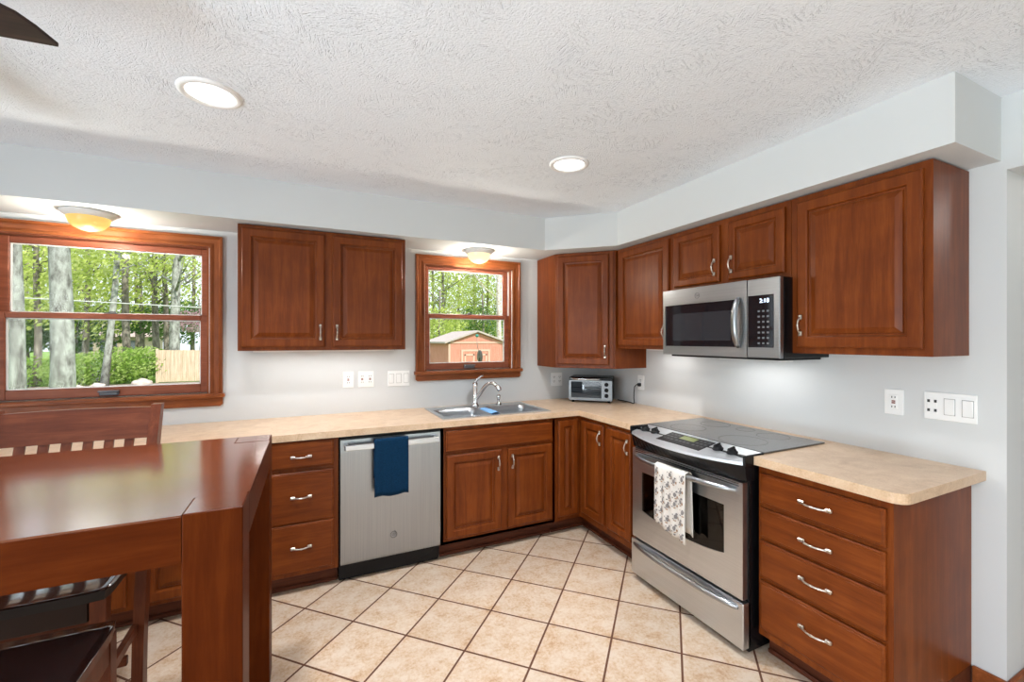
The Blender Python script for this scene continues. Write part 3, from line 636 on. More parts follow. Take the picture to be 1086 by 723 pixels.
# ------------------------------------------------------------------ dishwasher
dw = thing('dishwasher', 'stainless steel dishwasher between the drawers and the sink cabinet', 'dishwasher', (-2.307, 0, 0))
DW = .612
MB().box(.002, DW-.002, -.585, -.02, .02, .872).box(.004, DW-.004, -.56, -.5, 0, .11).build('body', BLACK, dw)
prof = [(0, .115), (-.025, .115), (-.030, .118), (-.034, .13), (-.036, .5), (-.034, .78), (-.030, .852), (-.024, .858), (0, .858)]
dp = MB().prism([(y, z) for y, z in prof], .008, DW-.006, M=Matrix(((0, 0, 1, 0), (1, 0, 0, -.595), (0, 1, 0, 0), (0, 0, 0, 1)))).build('door', ST_Z, dw)
MB().box(.008, DW-.006, -.628, -.585, .858, .868, .001).build('control_strip', BLACK, dw)
hb = MB()
hp = [(.028, -.634, .822), (.028, -.668, .822)]
hb.box(.028, DW-.028, -.690, -.668, .798, .832, .006, 2); hb.box(.028, .05, -.672, -.627, .800, .830, .003); hb.box(DW-.05, DW-.028, -.672, -.627, .800, .830, .003)
hb.build('handle', steel('handle_steel', 'x', .62, .28), dw)
def logo(parent, x, y, z, r, mat):
    b = MB().lathe([(r*.86, 0), (r*.86, .0012), (r, .0012), (r, 0)], 28, M=Matrix.Translation((x, y, z)) @ FACE)
    o = b.build('emblem', mat, parent)
    text_mesh('GE', r*1.05, .0005, 'monogram', mat, o, Matrix.Translation((x, y-.0006, z)) @ FACE, .35)
    return o
LOGOM = plain('logo_grey', (.16, .16, .165), .4, .6)
lg = logo(dp, .312, -.6315, .246, .021, LOGOM)
# navy towel over the handle
def towel(name, mat, x0, x1, ybar, zbar, front, back, r, par_label, cat, M=None, wave=.004, folds=3.0, slant=0, n=18, gather=0.0, thick=.004):
    path = []
    for k in range(13): path.append((-r, zbar-front*(1-k/12)))
    for k in range(1, 8): a = PI-k*PI/8; path.append((r*math.cos(a), zbar+r*math.sin(a)))
    for k in range(9): path.append((r, zbar-back*k/8))
    bm = bmesh.new(); G = []
    for i in range(n+1):
        s_ = i/n; row = []
        for (dy, z) in path:
            h = (zbar-z)/max(front, .01); h = max(0, h)
            xx = x0+(x1-x0)*s_; mid = (x0+x1)/2
            xx = mid+(xx-mid)*(1-gather*(1-min(1, h)))
            f = wave*math.sin(s_*PI*2*folds+.6)*min(1, .35+h)
            sgn = -1 if dy < 0 else 1
            row.append(bm.verts.new((xx, ybar+dy+(-abs(f) if sgn < 0 else abs(f)), z+slant*(s_-.5)*h+.004*math.sin(s_*9)*h)))
        G.append(row)
    for a_, c_ in zip(G, G[1:]):
        for k in range(len(path)-1): bm.faces.new((a_[k], a_[k+1], c_[k+1], c_[k])).smooth = True
    mb = MB(); mb.bm = bm; o = mb.build(name, mat)
    md = o.modifiers.new('solid', 'SOLIDIFY'); md.thickness = thick; md.offset = 1
    return o
tw = towel('hand_towel', NAVY, -2.118, -1.918, -.679, .838, .325, .22, .017, '', '', wave=.006, folds=1.6, thick=.006)
tag(tw, 'navy blue hand towel hanging over the dishwasher handle', 'towel')

# ------------------------------------------------------------------ range (local frame of the right wall: x -> -Y, front -> -X)
rg = thing('range', 'stainless slide-in electric range with black glass cooktop', 'stove', (0, -1.279, 0), -PI/2); RW = .772
MB().box(.004, RW-.012, -.655, -.10, .02, .905).box(.03, RW-.03, -.62, -.12, 0, .03).build('body', BLACK, rg)
MB().box(0, RW, -.565, -.092, .9145, .9225, .002).build('cooktop', CERAN, rg)
# burner rings on the glass
BR = plain('burner_ring', (.10, .09, .085), .25)
ck = [o for o in rg.children if o.name.startswith('cooktop')][0]
for cx, cy, r_ in ((.2, -.43, .10), (.56, -.43, .115), (.2, -.2, .085), (.57, -.2, .08), (.39, -.18, .05)):
    MB().lathe([(r_-.0025, 0), (r_-.0025, .0003), (r_, .0003), (r_, 0)], 40, (cx, cy, .9225)).build('burner', BR, ck)
# control panel: bowed, sloping
def bow(t): return 1-(2*t-1)**2
NB = 20
def pts_row(fn): return [fn(k/NB) for k in range(NB+1)]
top0 = pts_row(lambda t: (.006+t*(RW-.012), -.560, .921)); top1 = pts_row(lambda t: (.006+t*(RW-.012), -.690-.075*bow(t), .889-.006*bow(t)))
fr1 = pts_row(lambda t: (.006+t*(RW-.012), -.694-.076*bow(t), .876-.006*bow(t))); bk1 = pts_row(lambda t: (.006+t*(RW-.012), -.560, .88))
def strip_solid(rows):
    bm = bmesh.new(); R = [[bm.verts.new(p) for p in r_] for r_ in rows]; m_ = len(R)
    for i in range(m_):
        a_, c_ = R[i], R[(i+1) % m_]
        for k in range(NB): bm.faces.new((a_[k], a_[k+1], c_[k+1], c_[k]))
    bm.faces.new([r_[0] for r_ in R]); bm.faces.new([r_[-1] for r_ in R][::-1])
    bmesh.ops.recalc_face_normals(bm, faces=bm.faces[:]); mb = MB(); mb.bm = bm; return mb
pn = strip_solid([top0, top1, fr1, bk1]).build('control_panel', ST_P, rg)
# black apron under the panel
strip_solid([pts_row(lambda t: (.006+t*(RW-.012), -.690-.068*bow(t), .874-.006*bow(t))), pts_row(lambda t: (.006+t*(RW-.012), -.676-.03*bow(t), .80)),
             pts_row(lambda t: (.006+t*(RW-.012), -.60, .80)), pts_row(lambda t: (.006+t*(RW-.012), -.60, .874))]).build('vent_trim', BLACK, rg)
for x in (-.002, RW-.012): MB().box(x, x+.014, -.70, -.565, .872, .921, .006, 2).build('end_cap', BLACK, rg)
sl = math.atan2(.032+.003, .13+.05); PT = Matrix.Translation((0, -.56, .9215)) @ Matrix.Rotation(sl, 4, 'X')   # local panel plane
for x in (.075, .155, .585, .665):
    k_ = MB().lathe([(.026, 0), (.026, .004), (.021, .007), (.019, .018), (.0, .019)], 20, M=PT @ Matrix.Translation((x, -.085, 0)))
    k_.box(-.005, .005, -.022, .022, .017, .027, .003, M=PT @ Matrix.Translation((x, -.085, 0)))
    k_.build('knob', BLACKM, rg)
ds_ = MB().box(.235, .53, -.158, -.03, -.001, .0015, .0008, M=PT).build('touch_panel', plain('touch_black', (.006, .006, .007), .42, spec=.25), pn)
MB().box(.335, .435, -.085, -.042, .0012, .0022, M=PT).build('display', LCD, pn)
BTN = plain('button_grey', (.07, .07, .075), .45)
bt = MB()
for i in range(3):
    for j in range(3): bt.box(.25+i*.026, .268+i*.026, -.06-j*.03, -.048-j*.03, .0015, .0021, M=PT); bt.box(.45+i*.026, .466+i*.026, -.06-j*.03, -.048-j*.03, .0015, .0021, M=PT)
for i in range(4): bt.box(.335+i*.026, .352+i*.026, -.118, -.105, .0015, .0021, M=PT)
bt.build('buttons', BTN, pn)
# oven door with window
DX0, DX1, DF = .012, RW-.018, -.688
door = MB()
zb = .258; zt_ = .792
wx0, wx1, wz1 = .092, .655, .662
def wz0(t): return .432-.028*bow(t)
poly_out = rect(DX0, DX1, zb, zt_, 0)
# frame of the door as quads around a window outline
bm = bmesh.new()
inner = [(wx0, wz1), (wx1, wz1)]+[(wx1+(wx0-wx1)*k/12, wz0(k/12)) for k in range(13)]
def ring_pts(y): return [bm.verts.new((x, y, z)) for x, z in inner]
outer = [(DX0, zt_), (DX1, zt_)]+[(DX1+(DX0-DX1)*k/12, zb) for k in range(13)]
of = [bm.verts.new((x, DF, z)) for x, z in outer]; inn = ring_pts(DF); in2 = [bm.verts.new((x, DF+.012, z)) for x, z in inner]
ob = [bm.verts.new((x, -.648, z)) for x, z in outer]; m_ = len(inner)
for k in range(m_):
    j = (k+1) % m_
    bm.faces.new((of[k], of[j], inn[j], inn[k])); bm.faces.new((inn[k], inn[j], in2[j], in2[k])); bm.faces.new((ob[k], ob[j], of[j], of[k]))
bm.faces.new(ob)
bmesh.ops.recalc_face_normals(bm, faces=bm.faces[:]); door.bm = bm
od = door.build('oven_door', ST_R, rg)
MB().prism([(x, z) for x, z in inner], .688-.010, .688-.004, M=FACE).build('window', OVGLASS, od)
bd = MB(); t = .02
bd.prism([(x, z) for x, z in inner], .60, .674, M=FACE); bd.build('oven_cavity', plain('oven_dark', (.03, .024, .02), .5), od)
MB().box(wx0+.02, wx1-.02, DF+.0105, DF+.0115, .50, .503).box(wx0+.02, wx1-.02, DF+.0105, DF+.0115, .58, .583).box(wx1-.075, wx1-.055, DF+.0105, DF+.0118, .45, .64).build('oven_rack', plain('rack', (.10, .09, .08), .4, .8), od)
MB().box(DX0+.02, DX1-.02, DF-.0005, DF+.004, .772, .776).box(DX0+.02, DX1-.02, DF-.0005, DF+.004, .783, .786).build('vent_slots', BLACK, od)
def bowbar(x0, x1, y, z, out, r_, name, par, flat=(1, 1.0)):
    pts = [(x0+(x1-x0)*k/20, y-out*(1-abs(2*k/20-1)**3.2), z) for k in range(21)]
    R_ = [r_*(.62+.38*min(1, (1-abs(2*k/20-1))*6)) for k in range(21)]
    return MB().tube(pts, R_, 12, flat=flat).build(name, ST_X, par)
bowbar(.045, RW-.05, DF-.006, .752, .05, .0145, 'handle', od)
dr = MB().box(.006, RW-.012, -.692, -.64, .035, .245, .004, 2).build('storage_drawer', ST_R, rg)
MB().prism([(.03, .225), (RW-.036, .225), (RW-.10, .19), (.09, .19)], .690, .6935, M=FACE, bev=.001).build('handle_recess', ST_R, dr)
bowbar(.03, RW-.04, -.692, .216, .03, .014, 'handle', dr)
# patterned tea towel over the oven handle (built in world space along Y)
tt = towel('tea_towel', LINEN, -1.772, -1.548, 0, .755, .315, .29, .021, '', '', wave=.013, folds=1.9, slant=.05, gather=.04, thick=.003)
tt.data.transform(Matrix(((0, 1, 0, -.738), (1, 0, 0, 0), (0, 0, 1, 0), (0, 0, 0, 1))))
tt.data.flip_normals()
tag(tt, 'white tea towel printed with grey animals hanging on the oven handle', 'towel')
# printed figures: small raised-free patches following the front layer of the cloth
from mathutils.bvhtree import BVHTree
bv = BVHTree.FromPolygons([v.co[:] for v in tt.data.vertices], [p.vertices[:] for p in tt.data.polygons])
pr = bmesh.new(); rnd = random.Random(3)
def blob(cy, cz, ry, rz, mi, a0=0, n=9):
    vs = []
    for k in range(n):
        a = a0+2*PI*k/n; y = cy+ry*math.cos(a)*(1+.25*rnd.uniform(-1, 1)); z = cz+rz*math.sin(a)*(1+.25*rnd.uniform(-1, 1))
        h = bv.ray_cast(Vector((-1.2, y, z)), Vector((1, 0, 0)))
        if h[0] is None: return
        vs.append((h[0].x-.0042, y, z))
    f = pr.faces.new([pr.verts.new(p) for p in vs]); f.material_index = mi
for r_ in range(6):
    for c_ in range(5):
        cy = -1.567-.046*c_+rnd.uniform(-.009, .009); cz = .735-.056*r_-.028*(c_ % 2)+rnd.uniform(-.008, .008); a = rnd.uniform(-.6, .6)
        blob(cy, cz, .009, .012, 0); blob(cy-.006+.006*a, cz+.016, .006, .005, 0); blob(cy+.012, cz-.014+.008*a, .006, .0035, 0)
        blob(cy-.013, cz-.006+.008*a, .004, .007, 1); blob(cy+.012*a, cz-.019, .007, .003, 1); blob(cy+.015, cz+.010, .003, .004, 0, n=6)
mb = MB(); mb.bm = pr; mb.build('print', [INK, INKB], tt)

# ------------------------------------------------------------------ microwave
mw = thing('microwave', 'stainless over-the-range microwave with black control panel', 'microwave', (0, -1.252, 1.352), -PI/2); MWW = .768; MH = .402
MB().box(0, MWW, -.375, 0, 0, MH, .002).build('body', BLACK, mw)
MB().box(.03, MWW-.03, -.36, -.02, -.012, 0).build('vent_base', BLACKM, mw)
MF = -.405
xa, xb, za, zb2 = .020, .523, .053, .307      # door glass
MB().cells([0, xa, xb, .592], [0, za, zb2, MH], lambda i, j: not (i == 1 and j == 1), 0, .03).build('door', ST_X, mw).data.transform(Matrix.Translation((0, -.375, 0)) @ FACE)
mdoor = [o for o in mw.children if o.name.startswith('door')][0]
MB().box(xa, xb, -.400, -.376, za, zb2, .001).build('window', GLOSSB, mdoor)
MB().box(xa+.06, xb-.03, -.4012, -.400, za+.035, zb2-.055).build('window_mesh', plain('screen', (.02, .022, .026), .12, spec=.7), mdoor)
MB().box(.594, MWW, -.405, -.375, 0, MH, .003).build('control_frame', ST_X, mw)
cp = MB().box(.600, .738, -.4075, -.404, za, .318, .002).build('control_panel', GLOSSB, mw)
text_mesh('2:18', .03, .0004, 'clock', CLOCK, cp, Matrix.Translation((.690, -.4081, .288)) @ FACE)
kb = MB()
for j in range(7):
    for i in range(3): kb.box(.655+i*.024, .667+i*.024, -.4079, -.4075, .07+j*.027, .079+j*.027)
kb.build('keypad', plain('keypad_grey', (.13, .135, .145), .4), cp)
pts = [(.545, -.41-.034*(1-abs(2*k/16-1)**2.6), .052+.262*k/16) for k in range(17)]
MB().tube(pts, [.013*(.75+.25*min(1, (1-abs(2*k/16-1))*5)) for k in range(17)], 12, flat=(1.25, .8)).build('handle', ST_Z, mdoor)
logo(mdoor, .272, -.4055, .352, .017, LOGOM)

# ------------------------------------------------------------------ toaster oven, cord
te = thing('toaster_oven', 'small stainless and black toaster oven in the counter corner', 'toaster oven', (-.320, -.329, .914), -.745)
TW, TD, TH = .362, .225, .198
MB().box(-TW/2, TW/2, 0, TD, .016, .016+TH, .008, 2).build('body', BLACK, te)
for x in (-TW/2+.03, TW/2-.03):
    for y in (.025, TD-.03): MB().lathe([(0, 0), (.011, 0), (.013, .018), (0, .018)], 12, (x, y, 0)).build('foot', BLACKM, te)
ST_T = steel('toaster_steel', 'x', .25, .4)
gx0, gx1, gz0, gz1 = -TW/2+.018, .094, .040, .176
fw_ = MB().cells([-TW/2, gx0, gx1, TW/2], [.018, gz0, gz1, .186], lambda i, j: not (i == 1 and j == 1), 0, .012).build('front_frame', ST_T, te)
fw_.data.transform(FACE)
dg = MB().box(gx0, gx1, -.010, -.004, gz0, gz1).build('glass_door', glassmat('toaster_glass', (.62, .65, .67), 1.0), te)
MB().box(gx0, gx1, -.003, -.001, gz0, gz1).build('oven_interior', plain('toaster_inside', (.24, .25, .27), .35), te)
rk = MB()
for z in (.085, .125): rk.tube([(gx0, -.0035, z), (gx1, -.0035, z)], .002, 6)
rk.build('rack', CHROME, te)
pts = [(-.165+.25*k/10, -.012-.03*math.sin(PI*k/10)**.5, .200) for k in range(11)]
MB().tube(pts, .009, 10).build('handle', CHROME, dg); 
for i, z in enumerate((.155, .108, .062)):
    kk = MB().lathe([(.017, 0), (.017, .004), (.013, .007), (.012, .016), (0, .017)], 18, M=Matrix.Translation((.135, -.012, z)) @ FACE)
    kk.box(-.002, .002, -.011, .011, .016, .02, M=Matrix.Translation((.135, -.012, z)) @ FACE); kk.build('knob', BLACKM, te)
cd_ = MB().tube([(-.006, -.59, 1.075), (-.045, -.588, 1.078), (-.062, -.582, 1.06), (-.062, -.575, 1.01), (-.05, -.56, .96), (-.052, -.57, .925), (-.05, -.55, .919), (-.03, -.48, .919), (-.028, -.40, .92), (-.03, -.33, .92)], .0042, 8)
cd_.box(-.032, -.007, -.602, -.578, 1.062, 1.09, .005, 2)
tag(cd_.build('power_cord', BLACKM), 'black power cord plugged into the outlet beside the toaster oven', 'cord')

# ------------------------------------------------------------------ outlets and switches (front faces -Y)
def plate(name, label, cat, loc, rz, gangs, wd, ht=.118, group=None):
    r = thing(name, label, cat, loc, rz, group)
    MB().box(-wd/2, wd/2, -.006, 0, -ht/2, ht/2, .003, 2).build('cover_plate', WHITE, r)
    for i, g in enumerate(gangs):
        cx = -wd/2+wd*(i+.5)/len(gangs) if len(gangs) > 1 else 0
        if g == 'o':
            o = MB().box(cx-.017, cx+.017, -.0085, -.005, -.034, .034, .002).build('receptacle', WHITE, r)
            m_ = MB()
            for dz in (-.019, .019):
                for dx in (-.006, .006): m_.box(cx+dx-.0016, cx+dx+.0016, -.0091, -.0084, dz-.001, dz+.0085)
                m_.lathe([(0, .0006), (.0026, .0006), (.0026, 0)], 8, M=Matrix.Translation((cx, -.0085, dz-.007)) @ FACE)
            m_.build('slots', SLOT, o)
        elif g == 'g':
            o = MB().box(cx-.017, cx+.017, -.0085, -.005, -.034, .034, .002).build('receptacle', WHITE, r)
            for dz in (-.022, .022):
                m_ = MB().box(cx-.0105, cx+.0105, -.0090, -.0084, dz-.009, dz+.009, .0002)
                for dx in (-.006, .006): m_.box(cx+dx-.0018, cx+dx+.0018, -.0094, -.0088, dz-.004, dz+.0045, mat=1)
                m_.build('socket', [WHITE, SLOT], o)
            MB().box(cx-.007, cx+.007, -.0095, -.0084, .001, .0075).box(cx-.007, cx+.007, -.0095, -.0084, -.0075, -.001).build('test_buttons', plain('gfci_red', (.22, .06, .045), .5), o)
        elif g == 'u':
            o = MB().box(cx-.017, cx+.017, -.0085, -.005, -.034, .034, .002).build('receptacle', WHITE, r)
            for dz in (-.02, .02):
                for dx in (-.0115, .0115): MB().box(cx+dx-.0045, cx+dx+.0045, -.0091, -.0084, dz-.006, dz+.006).build('port', SLOT, o)
        elif g == 's':
            MB().box(cx-.0185, cx+.0185, -.0066, -.005, -.0355, .0355).build('rocker_shadow', plain('shadow_grey', (.38, .38, .38), .6), r)  # grey plate stands for the shadow line around the rocker
            MB().box(cx-.0165, cx+.0165, -.0095, -.005, -.033, .033, .002).prism([(-.033, .0095), (.033, .0062), (.033, .0125)], cx-.0145, cx+.0145, M=Matrix(((0, 0, 1, 0), (0, -1, 0, 0), (1, 0, 0, 0), (0, 0, 0, 1)))).build('rocker', WHITE, r)
    return r
GP = 'white wall plates'
plate('outlet', 'single white outlet, leftmost plate under the wall cabinet between the windows', 'outlet', (-2.21, 0, 1.155), 0, ['g'], .074, group=GP)
plate('outlet', 'white double outlet beside the single outlet under the two-door wall cabinet', 'outlet', (-2.087, 0, 1.155), 0, ['g', 'g'], .110, group=GP)
plate('light_switch', 'white three-rocker switch plate left of the sink window', 'switch', (-1.85, 0, 1.152), 0, ['s', 's', 's'], .164, group=GP)
plate('outlet', 'white double plate left of the toaster oven', 'outlet', (-.457, 0, 1.09), 0, ['o', 'o'], .116, group=GP)
plate('outlet', 'white outlet holding the black plug right of the toaster oven', 'outlet', (0, -.592, 1.092), -PI/2, ['o'], .074, group=GP)
plate('outlet', 'white outlet with red buttons on the wall right of the range', 'outlet', (0, -2.301, 1.155), -PI/2, ['g'], .074, group=GP)
plate('light_switch', 'wide white plate with dark ports and two rockers above the short countertop', 'switch', (0, -2.496, 1.157), -PI/2, ['u', 's', 's'], .17, group=GP)

# ------------------------------------------------------------------ lights on the ceiling
GR = 'recessed ceiling lights'
def recessed(x, y, label):
    r = thing('recessed_light', label, 'ceiling light', (x, y, ZC), 0, GR)
    MB().lathe([(.108, 0), (.106, -.006), (.098, -.010), (.088, -.010), (.080, -.004), (.080, 0)], 40).build('trim_ring', WHITE, r)
    MB().lathe([(.081, -.004), (.06, -.0055), (0, -.006)], 40).build('lens', LENS, r)
    light('recessed_lamp', 'AREA', (0, 0, -.02), L_RECESS, (.98, .985, 1), .15, parent=r, spread=2.1)
recessed(-2.81, -1.335, 'round recessed ceiling light nearest the fan blade')
recessed(-1.188, -1.36, 'round recessed ceiling light above the floor before the sink')
recessed(-2.81, -3.9, 'round recessed ceiling light added unseen behind the camera on the dining side')  # extra lamp added out of view for more room light
recessed(-1.188, -3.9, 'round recessed ceiling light added unseen behind the camera on the doorway side')  # second unseen lamp, also added to light the room
def flush(x, y, label, bowl):
    r = thing('flush_light', label, 'ceiling light', (x, y, ZS), 0, 'flush lights under the soffit')
    MB().lathe([(0, 0), (.118, 0), (.119, -.006), (.112, -.014), (.102, -.024), (.096, -.030), (.088, -.030)], 40).build('canopy', WHITE, r)
    MB().lathe([(.092, -.028), (.091, -.040), (.083, -.062), (.066, -.082), (.04, -.096), (.012, -.102), (0, -.1025)], 40).build('glass_bowl', bowl, r)
    light('flush_lamp', 'POINT', (0, 0, -.15), L_FLUSH, (1, .93, .82), .018, parent=r)
flush(-3.565, -.18, 'flush ceiling light with amber glass bowl above the wide window', AMBER)
flush(-1.257, -.155, 'flush ceiling light with pale glass bowl above the sink window', PALEG)
def undercab(parent, loc, rot=0, e=L_UNDER, ln=.32):
    b = MB().box(-ln/2, ln/2, -.03, .03, -.012, 0, .003).build('light_bar', WHITE, parent, loc, (0, 0, rot))
    light('undercabinet_lamp', 'AREA', (0, 0, -.016), e, (1, .98, .95), ln-.04, (0, 0, 0), .04, parent=b)
undercab(ul, (.50, -.19, 0), 0, L_UNDER*1.25, .86); 
undercab(mw, (.46, -.17, -.0125), 0, L_UNDER*.6, .42)
wr = [o for o in C.objects if o.name.startswith('wall_cabinet') and 'between the corner' in o['label']][0]
undercab(wr, (.32, -.13, 0), 0, L_UNDER*.3)
hl = thing('added_hall_light', 'round ceiling light added unseen in the passage', 'ceiling light', (1.1, -3.4, ZC), 0)  # unseen lamp added to brighten the doorway jamb
MB().lathe([(0, 0), (.15, 0), (.15, -.02), (.12, -.05), (0, -.07)], 30).build('shade', LENS, hl); light('added_hall_lamp', 'POINT', (0, 0, -.2), L_HALL, (1, .97, .93), .1, parent=hl)

# ceiling fan with only one blade end in frame
fn = thing('ceiling_fan', 'dark walnut ceiling fan blade over the table', 'ceiling fan', (-3.772, -1.856, ZC))
MB().lathe([(0, 0), (.07, 0), (.065, -.03), (.02, -.05), (.014, -.05), (.014, -.12), (.05, -.13), (.10, -.15), (.11, -.21), (.08, -.25), (.03, -.27), (0, -.27)], 28).build('motor', plain('bronze', (.05, .035, .03), .4, .8), fn)
a0 = -.12
for k in range(4):
    R_ = Matrix.Rotation(a0+k*PI/2, 4, 'Z') @ Matrix.Translation((0, 0, -.212)) @ Matrix.Rotation(-.05, 4, 'X')
    pr_ = [(.17, -.05), (.66, -.068), (.694, -.064), (.716, -.040), (.730, 0), (.740, .058), (.737, .064), (.17, .05)]
    bl = MB().prism(pr_, -.004, .004, bev=.0015).build('blade', FANM, fn); bl.matrix_local = R_
    MB().box(.08, .24, -.018, .018, .004, .012, .002).build('blade_bracket', plain('bronze_arm', (.05, .035, .03), .4, .8), bl)

# ------------------------------------------------------------------ table
TX0, TX1, TY0, TY1, TZ = -3.84, -2.612, -2.092, -1.178, 1.027
tb = thing('dining_table', 'tall rectangular cherry table with thick square legs', 'table', ((TX0+TX1)/2, (TY0+TY1)/2, 0))
hx, hy = (TX1-TX0)/2, (TY1-TY0)/2; lw = .125; ap = .115
MB().cells([-hx, -hx+lw, hx-lw, hx], [-hy, -hy+lw, hy-lw, hy], lambda i, j: not (i in (0, 2) and j in (0, 2)), TZ-.005, TZ).build('tabletop', TBL_X, tb)
for sx in (-1, 1):
    for sy in (-1, 1):
        lg_ = MB().box(sx*hx-(lw if sx > 0 else 0), sx*hx+(lw if sx < 0 else 0), sy*hy-(lw if sy > 0 else 0), sy*hy+(lw if sy < 0 else 0), 0, TZ+.0006, .0035, 2)
        lo_ = lg_.build('leg', TBL_Z, tb)
        cx_, cy_ = sx*(hx-lw/2), sy*(hy-lw/2); q_ = lw/2-.004
        MB().box(cx_-q_, cx_+q_, cy_-q_, cy_+q_, TZ, TZ+.0009).build('end_grain', TBL_X, lo_)
for sy in (-1, 1):
    y0 = sy*hy; MB().box(-hx+lw, hx-lw, min(y0, y0-sy*.03), max(y0, y0-sy*.03), TZ-ap, TZ-.005).build('apron', TBL_A, tb)
for sx in (-1, 1):
    x0 = sx*hx; MB().box(min(x0, x0-sx*.03), max(x0, x0-sx*.03), -hy+lw, hy-lw, TZ-ap, TZ-.005).build('apron', TBL_Y, tb)

# ------------------------------------------------------------------ seats
SZ = .655
def seat_mesh(w_, d, th=.03):
    """dished seat, rounded corners; front at -d/2"""
    nx, ny = 18, 14; bm = bmesh.new(); T = []; Bt = []
    for i in range(nx+1):
        a, b = [], []
        for j in range(ny+1):
            u = -1+2*i/nx; v = -1+2*j/ny
            # squircle corners
            x = u*w_/2; y = v*d/2; r = .12
            kx = 1-r*max(0, abs(v)-.72)**1.6*2.2; ky = 1-r*max(0, abs(u)-.72)**1.6*2.2
            x *= kx; y *= ky
            dish = -.011*max(0, (1-(u*.98)**4))*max(0, (1-(v*.98)**4))
            a.append(bm.verts.new((x, y, dish))); b.append(bm.verts.new((x*.985, y*.985, -th)))
        T.append(a); Bt.append(b)
    for i in range(nx):
        for j in range(ny):
            bm.faces.new((T[i][j], T[i+1][j], T[i+1][j+1], T[i][j+1])).smooth = True
            bm.faces.new((Bt[i][j+1], Bt[i+1][j+1], Bt[i+1][j], Bt[i][j]))
    for i in range(nx):
        for j in (0, ny): bm.faces.new((T[i][j], Bt[i][j], Bt[i+1][j], T[i+1][j])).material_index = 1
    for j in range(ny):
        for i in (0, nx): bm.faces.new((T[i][j], T[i][j+1], Bt[i][j+1], Bt[i][j])).material_index = 1
    bmesh.ops.recalc_face_normals(bm, faces=bm.faces[:])
    mb = MB(); mb.bm = bm; return mb
def bar(b, p, q, wx, wy):
    """square bar between two points, section wx (x) by wy (y)"""
    p, q = Vector(p), Vector(q); lo = []
    for c in (p, q): lo.append([(c.x-wx/2, c.y-wy/2, c.z), (c.x+wx/2, c.y-wy/2, c.z), (c.x+wx/2, c.y+wy/2, c.z), (c.x-wx/2, c.y+wy/2, c.z)])
    return b.loops(lo)
chx = -3.294
ch = thing('dining_chair', 'tall cherry dining chair with slatted back on the window side of the table', 'chair', (chx, -1.38, 0))
hw = .263
o = seat_mesh(.52, .40).build('seat', [SEATM, plain('espresso_edge', (.012, .008, .007), .4, spec=.3)], ch, (0, 0.0, SZ))
def P_(y): return y+1.38
for sx in (-1, 1):
    b = MB(); x = sx*(hw-.0175); prof = [(-1.262, 0), (-1.245, .30), (-1.205, .58), (-1.155, .80), (-1.075, 1.05), (-1.03, 1.172)]
    lo = []
    for i, (y, z) in enumerate(prof):
        s2 = .025-.004*(i == len(prof)-1); yy = P_(y)
        lo.append([(x-.0175, yy-s2, z), (x+.0175, yy-s2, z), (x+.0175, yy+s2, z), (x-.0175, yy+s2, z)])
    b.loops(lo); b.build('rear_post', CHRZ, ch)
    b = MB(); bar(b, (sx*(hw-.035), P_(-1.54), 0), (sx*(hw-.035), P_(-1.54), SZ-.03), .04, .04); b.build('leg', CHRZ, ch)
    MB().box(sx*(hw-.03)-.01, sx*(hw-.03)+.01, P_(-1.53), P_(-1.25), .33, .365, .003).build('stretcher', CHRZ, ch)
def rake(z): return P_(-1.205+(z-.58)*(.175/.592))
lo = []
# curved top rail
b = MB(); rows = []
for z in (1.030, 1.162):
    pass
NR = 12; bm = bmesh.new(); sec = []
for k in range(NR+1):
    x = -(hw-.036)+2*(hw-.036)*k/NR; cv = .012*(1-(2*k/NR-1)**2)
    pts = [(x, rake(1.038)-.010+cv, 1.038), (x, rake(1.160)-.010+cv, 1.160+.004*(1-(2*k/NR-1)**2)), (x, rake(1.160)+.012+cv, 1.160+.004*(1-(2*k/NR-1)**2)), (x, rake(1.038)+.012+cv, 1.038)]
    sec.append([bm.verts.new(p) for p in pts])
for a_, c_ in zip(sec, sec[1:]):
    for k in range(4): bm.faces.new((a_[k], a_[(k+1) % 4], c_[(k+1) % 4], c_[k]))
bm.faces.new(sec[0]); bm.faces.new(sec[-1][::-1]); bmesh.ops.recalc_face_normals(bm, faces=bm.faces[:]); mb = MB(); mb.bm = bm; mb.build('top_rail', CHR, ch)
MB().box(-(hw-.036), hw-.036, rake(.672)-.012, rake(.672)+.012, .657, .690, .003).build('lower_rail', CHR, ch)
for k in range(6):
    x = -(hw-.036)+2*(hw-.036)*(k+1)/7
    cv = .012*(1-(x/(hw-.036))**2)
    lo = [[(x-.0145, rake(z)-.006+c_, z), (x+.0145, rake(z)-.006+c_, z), (x+.0145, rake(z)+.006+c_, z), (x-.0145, rake(z)+.006+c_, z)] for z, c_ in ((.685, 0), (.9, cv*.7), (1.042, cv))]
    MB().loops(lo).build('slat', CHRZ, ch)
MB().box(-(hw-.06), hw-.06, P_(-1.555), P_(-1.535), SZ-.10, SZ-.03, .002).build('seat_apron', plain('shaded_apron', (.022, .009, .005), .45, spec=.25), ch)  # apron colour darkened to stand for shade under the table
for y in (-1.54, -1.26): MB().box(-(hw-.05), hw-.05, P_(y)-.01, P_(y)+.01, .22, .255, .003).build('stretcher', CHR, ch)
stl = thing('bar_stool', 'dark-seated wooden stool half under the near side of the table', 'stool', (-3.178, -1.99, 0))
seat_mesh(.465, .44, .032).build('seat', [SEATM, CHRZ], stl, (0, 0, SZ))
